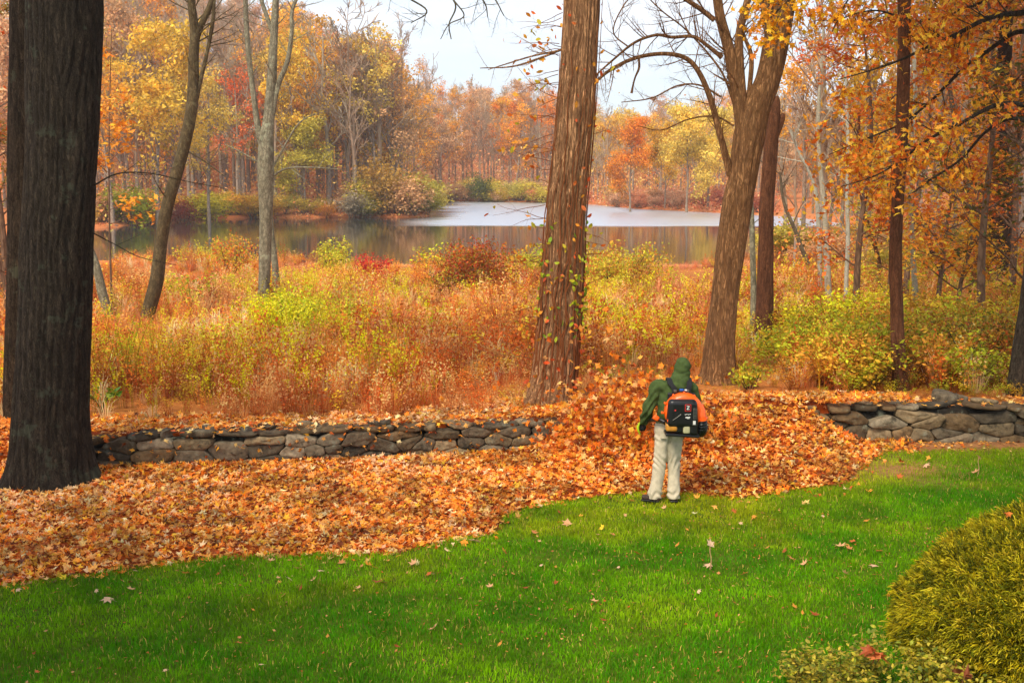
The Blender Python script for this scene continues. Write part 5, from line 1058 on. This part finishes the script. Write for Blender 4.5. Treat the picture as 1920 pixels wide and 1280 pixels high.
def ptube(name, pts, R, mat, parent, sides=10, m=6):
    mb = MB(); P = catmull(pts, m); R = np.interp(np.linspace(0, 1, len(P)), np.linspace(0, 1, len(np.atleast_1d(R))), np.atleast_1d(R)) if np.ndim(R) else R
    tube(mb, P, R, sides, (1, 1, 1), cap=True); return mb.build(name, mat, parent, smooth=True)
pr_ = empty('person', PERS, 'person in a green hooded sweatshirt and khaki trousers seen from behind, blowing leaves', 'person')
# joints, metres, x right, y away from the camera, z up
HL, HR = (-.055, 0, .93), (.085, 0, .93); KL, KR = (-.085, .01, .50), (.085, .03, .50); AL, AR = (-.145, -.01, .09), (.09, .0, .09)
SHL, SHR_ = (-.135, .01, 1.43), (.275, .03, 1.39); EL, ER = (-.245, -.02, 1.14), (.36, .08, 1.12); WL, WR = (-.275, .13, .965), (.33, .32, 1.02)
HD = (.168, .045, 1.655)
def hand(w_, d, side, r=.0085, curl=.6):
    w_ = np.array(w_); d = np.array(d, float); d /= np.linalg.norm(d); s = np.cross(d, (0, 1., 0)); s /= np.linalg.norm(s); s *= side; up = np.cross(s, d)
    ch = [[(*w_, .026), (*(w_ + d * .045), .03, 1, .6, 1), (*(w_ + d * .085), .032, 1, .6, 1)]]
    for k, (o, ln) in enumerate(((-.028, .068), (-.010, .078), (.010, .074), (.028, .058))):
        b_ = w_ + d * .09 + s * o; cd_ = d * math.cos(curl) + up * math.sin(curl); c2 = d * math.cos(curl * 2) + up * math.sin(curl * 2)
        m1 = b_ + (d * .6 + cd_ * .4) * ln * .5; m2 = m1 + c2 * ln * .5; ch.append([(*(b_ - d * .03), r * 1.15), (*b_, r * 1.1), (*m1, r), (*m2, r * .85)])
    t0 = w_ + d * .03 - s * .03; t1 = t0 - s * .028 + d * .03 + up * .01; t2 = t1 + d * .03 + up * .012; ch.append([(*t0, r * 1.4), (*t1, r * 1.15), (*t2, r * .95)])
    return ch
bodyc = [[(*HL, .085), (*KL, .058), (KL[0] - .015, KL[1], .38, .055), (*AL, .042)], [(*HR, .085), (*KR, .058), (KR[0], KR[1], .38, .055), (*AR, .042)],
         [(.015, 0, .94, .12, 1.25, .85, 1), (.03, 0, 1.1, .11, 1.2, .85, 1), (.06, .0, 1.28, .125, 1.3, .85, 1), (.075, .0, 1.38, .12, 1.4, .8, 1)], [(.1, .01, 1.42, .06), (.14, .03, 1.52, .055), (*HD[:2], 1.6, .06)],
         [(*HD[:2], HD[2], .085, .9, 1.08, 1.2)], [(HD[0] - .01, HD[1] + .055, HD[2] - .06, .05, .9, 1, 1)], [(HD[0], HD[1] + .098, HD[2] - .012, .014, .8, 1.2, 1.6)], [(HD[0] - .076, HD[1], HD[2] - .01, .018, .5, 1, 1.5)], [(HD[0] + .076, HD[1], HD[2] - .01, .018, .5, 1, 1.5)], [(HD[0] - .02, HD[1] + .09, HD[2] - .055, .009), (HD[0] + .02, HD[1] + .09, HD[2] - .055, .009)], [(HD[0] - .04, HD[1] + .08, HD[2] + .03, .01), (HD[0] + .04, HD[1] + .08, HD[2] + .03, .01)],
         [(.0, 0, 1.40, .06), (*SHL, .055), (*EL, .042), (*WL, .028)], [(.15, 0, 1.40, .06), (*SHR_, .055), (*ER, .042), (*WR, .028)],
         [(AL[0], AL[1], .05, .035), (AL[0] - .06, AL[1] + .02, .04, .033)], [(*AR[:2], .05, .035), (AR[0] + .01, AR[1] + .12, .04, .033)]] + hand(WL, (-.15, .25, -1), 1) + hand(WR, (-.2, 1, -.35), -1)
body_o = blob('body', bodyc, M_SKIN, pr_, .0075, 1)
for sx_ in (-.03, .03):
    blob('eye', [[(HD[0] + sx_, HD[1] + .086, HD[2] + .012, .011), (HD[0] + sx_, HD[1] + .087, HD[2] + .012, .011)]], M_WHT, pr_, .003, 0)
def foldp(co):
    z = co.z; x = co.x; s = 0
    s += .0075 * math.sin(z * 60 + 7 * math.sin(x * 17 + z * 4) + co.y * 26) * (math.exp(-((z - .50) / .08) ** 2) + math.exp(-((z - .1) / .05) ** 2) * 1.2 + .6 * math.exp(-((z - .80) / .06) ** 2) + .12)
    s += .003 * math.sin(x * 52 + z * 9 + co.y * 24); return s
trc = [[(HL[0] + .0, 0, .91, .108, 1.0, 1.08, 1), (HL[0] - .012, -.005, .74, .093), (*KL, .082), (KL[0] - .02, 0, .32, .077), (AL[0] + .005, AL[1], .1, .082), (AL[0] + .005, AL[1], .05, .08)], [(HR[0] + .0, 0, .91, .108, 1.0, 1.08, 1), (HR[0] + .005, -.005, .74, .093), (*KR, .082), (KR[0] + .005, .02, .32, .075), (AR[0], AR[1], .1, .08), (AR[0], AR[1], .05, .078)], [(.015, 0, .93, .13, 1.25, .95, .9), (.018, 0, 1.0, .12, 1.3, .95, .8)]]
trousers = blob('trousers', trc, M_PANT, pr_, .0085, 2, fold=foldp, cut=[((0, 0, .045), (0, 0, -1))])
rbox('back_pocket', (-.055, -.128, .865), (.1, .012, .11), M_PANT, trousers, .006, rot=(0, .06, 0)); rbox('back_pocket', (.09, -.128, .865), (.1, .012, .11), M_PANT, trousers, .006, rot=(0, -.04, 0))
def foldh(co):
    z = co.z; s = .0085 * math.sin(z * 60 + 8 * math.sin(co.x * 13) + co.y * 12) * (.35 + math.exp(-((co.x + .25) / .08) ** 2)) + .004 * math.sin(co.x * 36 + z * 20)
    return s
hoc = [[(.02, 0, 1.0, .125, 1.3, .98, 1), (.035, 0, 1.12, .13, 1.3, .95, 1), (.06, 0, 1.27, .138, 1.32, .92, 1), (.075, 0, 1.385, .12, 1.45, .9, 1)], [(.02, 0, 1.41, .088), (*SHL, .078), (SHL[0] - .055, SHL[1], 1.28, .076), (*EL, .074), (WL[0] + .005, WL[1] - .03, WL[2] + .03, .06), (*WL, .048)], [(.15, .01, 1.41, .088), (*SHR_, .09), (*ER, .076), (*WR, .046)],
       [(.10, 0, 1.44, .095, 1.1, .95, 1), (.135, .02, 1.53, .085)]]
hoodie = blob('sweatshirt', hoc, M_HOOD, pr_, .0095, 2, fold=foldh)
def hoodf(co):
    f = 0.004 * math.sin(co.z * 60 + co.x * 30)
    if co.y > HD[1] + .055 and HD[2] - .09 < co.z < HD[2] + .09 and abs(co.x - HD[0]) < .08: f -= .06
    f -= .007 * math.exp(-((co.z - (HD[2] - .055 + (co.x - HD[0]) * .25)) / .016) ** 2) * (co.y < HD[1])
    return f
hood = blob('hood', [[(HD[0] + .004, HD[1] - .012, HD[2] + .008, .104, .93, 1.14, 1.14), (HD[0] - .004, HD[1] - .01, HD[2] - .05, .106, .98, 1.12, 1)], [(HD[0] - .014, HD[1] - .02, HD[2] - .09, .105), (.14, .0, 1.5, .112, 1.1, 1, 1), (.115, 0, 1.44, .13, 1.2, 1, .9)]], M_HOOD, pr_, .008, 2, fold=hoodf)
for (w_, d_, sd_) in ((WL, (-.15, .25, -1), 1), (WR, (-.2, 1, -.35), -1)):
    g_ = blob('glove', hand(w_, d_, sd_, .0125) + [[(w_[0], w_[1], w_[2] + .02, .042), (w_[0], w_[1], w_[2] - .02, .038)]], M_BLKF, pr_, .005, 1)
    if sd_ == 1: ptube('glove_edge', [(w_[0] - .052, w_[1] - .012, w_[2] - .01), (w_[0] - .07, w_[1] + .0, w_[2] - .07), (w_[0] - .062, w_[1] + .01, w_[2] - .12), (w_[0] - .035, w_[1] + .03, w_[2] - .175)], [.010, .016, .014, .006], M_LIME, g_, 8)
for nm, A_, dx_, dy_ in (('shoe', AL, -.11, .04), ('shoe', AR, .012, .15)):
    sh = blob('shoe', [[(A_[0] + .03 * (dx_ < 0), A_[1] - .03, .05, .048, 1, 1, .95), (A_[0] + dx_ * .5, A_[1] + dy_ * .5, .048, .046, 1.05, 1, .9), (A_[0] + dx_, A_[1] + dy_, .042, .042, 1.05, 1, .8)], [(A_[0], A_[1] - .02, .09, .045)]], M_SHOE, pr_, .007, 2, cut=[((0, 0, .012), (0, 0, -1))])
    d = np.array((dx_, dy_)); L_ = np.linalg.norm(d); ang = math.atan2(dy_, dx_); rbox('sole', (A_[0] + dx_ * .42, A_[1] + dy_ * .42 - .008, .012), (L_ + .11, .1, .024), M_BLK, sh, .011, rot=(0, 0, ang))

# ---- the blower
bl = empty('backpack_blower', PERS + np.array((.14, -.2, .9)), 'orange and black backpack leaf blower worn on the back of the person', 'leaf blower')
BO = np.array((.14, -.2, .9))
def q_(x, y, z): return (x - BO[0], y - BO[1], z - BO[2])
rbox('back_frame', q_(.135, -.145, 1.15), (.33, .04, .46), M_BLK, bl, .02)
rbox('base_frame', q_(.125, -.27, .905), (.40, .22, .035), M_BLK, bl, .015, rot=(0, .06, 0))
# volute housing
def volute(name, y0, y1, rf, c, mat, ang0=-60, ang1=300, rim=.02, n=64):
    mb = MB(); a = np.radians(np.linspace(0, 360, n, endpoint=False)); r = np.array([rf(x) for x in np.degrees(a)]); prof = [(0, y0), (.55, y0 - .012), (.82, y0 - .006), (.95, y0 + .012), (1, y0 + .045), (1, y1 - .03), (.95, y1), (0, y1)]
    V = np.concatenate([np.stack([c[0] + r * f * np.cos(a), np.full(n, c[1] + yy_), c[2] + r * f * np.sin(a)], 1) for f, yy_ in prof]); i = np.arange(n); j = (i + 1) % n
    mb.add(V, np.concatenate([np.stack([k * n + i, k * n + j, (k + 1) * n + j, (k + 1) * n + i], 1) for k in range(len(prof) - 1)]))
    return mb.build(name, mat, bl, smooth=True)
hc = q_(.145, -.2, 1.145)
vol = volute('fan_housing', -.09, .07, lambda d: .232 + .018 * math.cos(math.radians(d - 40)) + (.03 if False else 0), hc, M_ORG)
for a_ in (22, 58, 88, 118, 150, 178): 
    rbox('housing_clip', (hc[0] + .245 * math.cos(math.radians(a_)), hc[1] - .03, hc[2] + .245 * math.sin(math.radians(a_))), (.024, .05, .03), M_ORG, vol, .006, rot=(0, -math.radians(a_) + math.pi / 2, 0))
ptube('outlet', [q_(.31, -.24, 1.27), q_(.355, -.245, 1.19), q_(.362, -.245, 1.12), q_(.362, -.24, 1.085)], [.035, .05, .062, .068], M_ORG, bl, 20)
ptube('outlet_collar', [q_(.362, -.24, 1.095), q_(.364, -.238, 1.07)], [.076, .078], M_ORG, bl, 24, 3)
hp = catmull([q_(.364, -.238, 1.075), q_(.372, -.235, .99), q_(.372, -.19, .925), q_(.37, -.09, .90), q_(.365, .05, .92), q_(.36, .2, .93)], 14); rr_ = .068 + .006 * np.sin(np.arange(len(hp)) * 1.6)
mb = MB(); tube(mb, hp, rr_, 20, (1, 1, 1), cap=True); mb.build('bellows_hose', M_BLK, bl, smooth=True)
ptube('blower_tube', [q_(.36, .18, .93), q_(.33, .45, .82), q_(.29, .8, .62), q_(.25, 1.15, .42)], [.055, .05, .046, .05], M_BLK, bl, 18)
cover = rbox('engine_cover', q_(.122, -.335, 1.168), (.385, .13, .335), M_BLK, bl, .06, 6, taper=.86)
# prints and details on the cover, all proud of its face
fy = -.402
def plate(nm, cx_, cz_, w_, h_, mat, par=bl, rot=0, d=.006, y=fy): return rbox(nm, q_(cx_, y, cz_), (w_, d, h_), mat, par, .0015, 1, rot=(0, rot, 0))
bd = plate('badge', .178, 1.245, .072, .084, M_RED); 
def z_letter(x, z, w_, h_, y):
    for (cx_, cz_, a, b_, ro_) in ((x, z + h_ / 2, w_, h_ * .24, 0), (x, z - h_ / 2, w_, h_ * .24, 0), (x, z, h_ * 1.05, h_ * .24, -math.atan2(h_, w_))): plate('badge_mark', cx_, cz_, a, b_, M_WHT, bl, ro_, .004, y)
plate('badge_panel', .178, 1.247, .058, .07, M_BLK, bl, 0, .004, fy - .004); z_letter(.178, 1.247, .034, .036, fy - .008)
for i_, (cx_, w_) in enumerate([(.148, .012), (.166, .014), (.186, .012), (.204, .012)]): plate('lettering', cx_, 1.165 + .004 * (i_ % 2), w_, .009, M_WHT, rot=.4 * (-1) ** i_)
plate('lettering', .178, 1.131, .056, .013, M_WHT, rot=-.06); plate('lettering', .184, 1.118, .03, .006, M_WHT)
rv_ = plate('side_vent', .262, 1.175, .042, .13, M_STEEL)
for k_ in range(7): plate('vent_slot', .262, 1.123 + k_ * .0175, .034, .008, M_BLK, rv_ if False else bl, 0, .004, fy - .004)
plate('warning_label', .256, 1.068, .032, .045, M_WHT); plate('button', .03, 1.215, .018, .018, M_RED); plate('latch', .258, 1.038, .05, .008, M_STEEL)
ptube('pull_cord', [q_(.0, -.412, 1.10), q_(.05, -.415, 1.135), q_(.098, -.41, 1.172)], .004, M_STEEL, bl, 6)
rbox('fuel_cap', q_(-.028, -.35, 1.085), (.062, .07, .042), M_ORG, bl, .012)
rbox('fuel_tank', q_(-.004, -.325, 1.005), (.135, .13, .1), M_FUEL, bl, .03, 4); rbox('tank_window', q_(.172, -.33, .985), (.085, .12, .115), M_TANK, bl, .028, 4)
rbox('tank_bracket', q_(.09, -.32, 1.0), (.075, .12, .12), M_BLK, bl, .02); rbox('lower_guard', q_(.255, -.31, .98), (.09, .16, .13), M_BLK, bl, .025)
hb = ptube('carry_handle', [q_(.085, -.15, 1.375), q_(.11, -.17, 1.415), q_(.17, -.17, 1.42), q_(.2, -.15, 1.38)], .013, M_BLK, bl, 10)
rbox('blue_grip', q_(.13, -.185, 1.418), (.05, .03, .028), M_BLUE, hb if False else bl, .01); rbox('grip_tag', q_(.18, -.187, 1.417), (.03, .028, .018), M_WHT, bl, .006)
for sx_, x1, x0 in ((-1, .005, .05), (1, .235, .215)):
    mb = MB(); Pc = catmull([q_(x0 + .0, -.165, 1.33), q_(x0, -.155, 1.42), q_(x1, -.115, 1.485), q_(x1 - .0, .0, 1.525), q_(x1 + .0, .11, 1.46), q_(x1 + sx_ * .0, .155, 1.3), q_(x1 + sx_ * .05, .13, 1.12)], 6)
    T, U_, V2 = frames(Pc); wv_ = np.array((1., 0, 0)); nn_ = np.cross(T, wv_); nn_ /= np.linalg.norm(nn_, axis=1)[:, None]; hw = .032; th = .009
    V = np.stack([Pc - wv_ * hw - nn_ * th, Pc + wv_ * hw - nn_ * th, Pc + wv_ * hw + nn_ * th, Pc - wv_ * hw + nn_ * th], 1).reshape(-1, 3); k_ = len(Pc); i = np.arange(k_ - 1)[:, None] * 4; Qs = np.concatenate([np.stack([i[:, 0] + a_, i[:, 0] + (a_ + 1) % 4, i[:, 0] + 4 + (a_ + 1) % 4, i[:, 0] + 4 + a_], 1) for a_ in range(4)])
    mb.add(V, Qs); sp_ = mb.build('shoulder_strap', M_BLKF, bl); rbox('buckle', q_(x0 * .9 + .01, -.178, 1.405), (.035, .012, .03), M_STEEL, sp_, .004)
rbox('throttle_grip', q_(-.165, -.17, 1.075), (.075, .05, .06), M_ORG, bl, .022, 4, rot=(0, .5, 0)); ptube('throttle_arm', [q_(-.06, -.2, 1.03), q_(-.13, -.15, 1.05), q_(-.2, -.05, 1.02), q_(-.24, .1, .96)], [.03, .026, .022, .02], M_BLK, bl, 10)

# ------------------------------------------------------------------ foreground shrubs
rng = np.random.RandomState(61)
def mound(cx_, cy_2, rx, ry, h, n, pal):
    r = empty('thread_cypress', (cx_, cy_2, 0), 'large golden green thread leaf cypress mound in the bottom right corner', 'shrub')
    st = MB(); f = MB(); base = np.array((cx_, cy_2, 0))
    u = rng.uniform(-1, 1, n * 2); ph = rng.uniform(0, 2 * math.pi, n * 4); th = np.arccos(rng.uniform(0, 1, n * 4)); k = (np.sin(th) * np.cos(ph) < 0) & (np.sin(ph) < .8); ph = ph[k][:n]; th = th[k][:n]; n = len(ph)
    d = np.stack([np.sin(th) * np.cos(ph), np.sin(th) * np.sin(ph), np.cos(th)], 1); lump = 1 + .13 * (fbm(d[:, 0] * 3.1 + 3 + d[:, 1] * 2, d[:, 2] * 3.2 + d[:, 1], 3) - .5) * 2
    S_ = d * np.array((rx, ry, h)) * lump[:, None] * rng.uniform(.84, 1.0, n)[:, None]
    nrm = d / np.array((rx, ry, h)); nrm /= np.linalg.norm(nrm, axis=1)[:, None]
    cols = pick(pal, n, rng, .16); deep = rng.uniform(0, 1, n)
    a0 = rng.normal(0, .6, (n, 3))
    for b_ in range(9):   # each spray is a fan of curved threads
        a = a0 + rng.normal(0, .38, (n, 3)); dr = nrm + a * .8; dr[:, 2] += .12; dr /= np.linalg.norm(dr, axis=1)[:, None]; ln = rng.uniform(.04, .095, n)
        o = S_ + rng.normal(0, .014, (n, 3)) + dr * rng.uniform(0, .05, n)[:, None]; m1 = o + dr * ln[:, None] * .55; m2 = m1 + (dr * .8 + np.array((0, 0, -.55)) + rng.normal(0, .15, (n, 3))) * ln[:, None] * .5
        sd_ = np.cross(dr, rng.normal(0, 1, (n, 3))); sd_ /= np.linalg.norm(sd_, axis=1)[:, None]; sd_ *= rng.uniform(.003, .0055, n)[:, None]
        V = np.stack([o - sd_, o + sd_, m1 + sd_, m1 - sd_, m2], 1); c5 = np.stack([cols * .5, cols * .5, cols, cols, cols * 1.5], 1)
        i5 = (np.arange(n) * 5)[:, None]; f.add(V.reshape(-1, 3), np.zeros((0, 3), int), np.clip(c5, 0, .9).reshape(-1, 3)); f.Q.append(np.array([0, 1, 2, 3]) + i5 + f.n - len(V) * 5); f.T.append(np.array([3, 2, 4]) + i5 + f.n - len(V) * 5)
    for s_ in range(40):
        a = rng.uniform(0, 6.28); b_ = np.arccos(rng.rand()); e = np.array((math.sin(b_) * math.cos(a) * rx, math.sin(b_) * math.sin(a) * ry, math.cos(b_) * h)) * .85; tube(st, catmull([(0, 0, 0), e * .5 + (0, 0, .1), e], 4), [.02, .018, .016, .014, .012, .01, .008, .006, .004], 5, lin((90, 60, 40)))
    # inner dark twiggy mass
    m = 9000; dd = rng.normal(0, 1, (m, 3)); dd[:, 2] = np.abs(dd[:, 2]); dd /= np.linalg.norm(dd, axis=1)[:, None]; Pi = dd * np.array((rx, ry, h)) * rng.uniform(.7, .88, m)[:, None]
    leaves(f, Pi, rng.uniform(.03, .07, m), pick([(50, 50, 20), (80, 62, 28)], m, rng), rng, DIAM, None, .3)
    st.build('branches', M_WEED, r); f.build('foliage', M_GRASS, r)
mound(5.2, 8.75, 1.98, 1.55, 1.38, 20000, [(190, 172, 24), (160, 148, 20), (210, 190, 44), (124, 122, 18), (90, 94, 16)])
def low_shrub(u, v, D, w_, h_, n, label):
    x = (u - 960) / F * D; t_ = empty('low_shrub', (x, D, 0), label, 'shrub'); st = MB(); tips = []
    for s_ in range(26):
        a = rng.uniform(0, 6.28); d = np.array((math.cos(a) * w_ * .5 * rng.rand() ** .5, math.sin(a) * .3, h_)); grow(st, rng, (d[0] * .7, d[1] * .7, 0), d * (.3, .3, 1), h_ * rng.uniform(.6, 1.), .006, 0, 1, tips, (5, 3), (4, 3), (4, 3), .03, .15, .8, .45, .2, lin((96, 64, 36)))
    st.build('stems', M_WEED, t_); tp = np.array(tips); f = MB(); P = tp[rng.randint(0, len(tp), n)] + rng.normal(0, .045, (n, 3)); leaves(f, P, rng.uniform(.014, .03, n), pick([(150, 146, 34), (176, 160, 40), (110, 120, 30), (196, 176, 60)], n, rng, .18), rng, OVAL, rng.uniform(0, 1.1, n), .4); f.build('foliage', M_LEAF, t_)
low_shrub(1570, 1278, 8.3, .75, .28, 1300, 'low yellow green leafy shrub at the bottom edge left of the cypress')
low_shrub(1700, 1275, 8.15, 1.2, .42, 2600, 'low dark leafy shrub at the bottom edge under the cypress')
low_shrub(1860, 1275, 8.0, 1.0, .42, 2000, 'low leafy shrub in the bottom right corner')
def clump(u, v, D, n, s, label, pal):
    m_ = MB(); P = W(u, v, D); leaves(m_, rng.normal(0, s * .5, (n, 3)) * (1, .6, .45), rng.uniform(.7, 1.2, n) * s, pick(pal, n, rng), rng, MAPLE, rng.uniform(.2, 1.3, n), .8); o = m_.build('dead_leaf_cluster', M_LEAF); o.location = tuple(P); tag(o, label, 'leaves')
clump(1640, 1222, 8.1, 7, .085, 'cluster of curled red brown leaves caught on the low shrub', [(150, 72, 30), (186, 92, 44), (206, 120, 70)])
clump(1800, 1262, 7.9, 4, .075, 'two or three tan dead leaves on the shrub in the bottom right corner', [(190, 120, 76), (150, 84, 50)])
clump(1887, 962, 8.6, 2, .035, 'small orange leaf stuck on top of the cypress', [(206, 110, 40)])
for u, v, lab in ((1331, 1068, 'pale curled leaf standing on a thin dry stalk in the middle of the lawn'), (1833, 893, 'pale curled leaf standing on a thin dry stalk near the right end of the wall')):
    gx, gy = gflat(u, v); r = empty('dry_stalk', (gx, gy, float(ground(gx, gy))), lab, 'dry leaf'); a_, c_ = MB(), MB()
    tube(a_, catmull([(0, 0, 0), (.012, 0, .1), (-.005, 0, .2), (.0, 0, .27)], 4), .006, 5, lin((206, 170, 120))); leaves(c_, [(0, 0, .27)], [.07], pick([(244, 210, 170), (236, 180, 130)], 1, rng), rng, MAPLE, np.array([.9]), .8); a_.build('stalk', M_WEED, r); c_.build('leaf', M_LEAF, r)

# ------------------------------------------------------------------ haze over the lake
bm = bmesh.new(); bmesh.ops.create_cube(bm, size=1); me = bpy.data.meshes.new('haze'); bm.to_mesh(me); bm.free()
mh = bpy.data.materials.new('haze_air'); mh.use_nodes = True; nt = mh.node_tree; nt.nodes.clear(); o_ = N(nt, 'ShaderNodeOutputMaterial'); pv = N(nt, 'ShaderNodeVolumePrincipled'); pv.inputs['Color'].default_value = (.97, .96, .95, 1); pv.inputs['Density'].default_value = HAZE; nt.links.new(pv.outputs[0], o_.inputs['Volume']); me.materials.append(mh)
hz_ = bpy.data.objects.new('haze', me); COL.objects.link(hz_); hz_.location = (0, 600, 28); hz_.scale = (3400, 1320, 66); tag(hz_, kind='stuff')

# same-looking neighbours: say which one, counted from the left
ORD = ['first', 'second', 'third', 'fourth', 'fifth', 'sixth', 'seventh', 'eighth', 'ninth', 'tenth', 'eleventh', 'twelfth', 'thirteenth', 'fourteenth', 'fifteenth', 'sixteenth', 'seventeenth', 'eighteenth', 'nineteenth', 'twentieth', 'twenty first', 'twenty second', 'twenty third', 'twenty fourth', 'twenty fifth', 'twenty sixth', 'twenty seventh', 'twenty eighth']
by = {}
for o in scene.objects:
    if o.parent is None and o.get('label') and o.get('category') in ('tree', 'shrub', 'leaf'): by.setdefault(o['label'], []).append(o)
for lb, os_ in by.items():
    if 1 < len(os_) <= 28:
        os_.sort(key=lambda o: o.location.x / o.location.y if o.location.y > 0 else 0)
        for k_, o in enumerate(os_): o['label'] = lb + ', ' + ('last' if k_ == len(os_) - 1 else ORD[k_]) + ' from left'
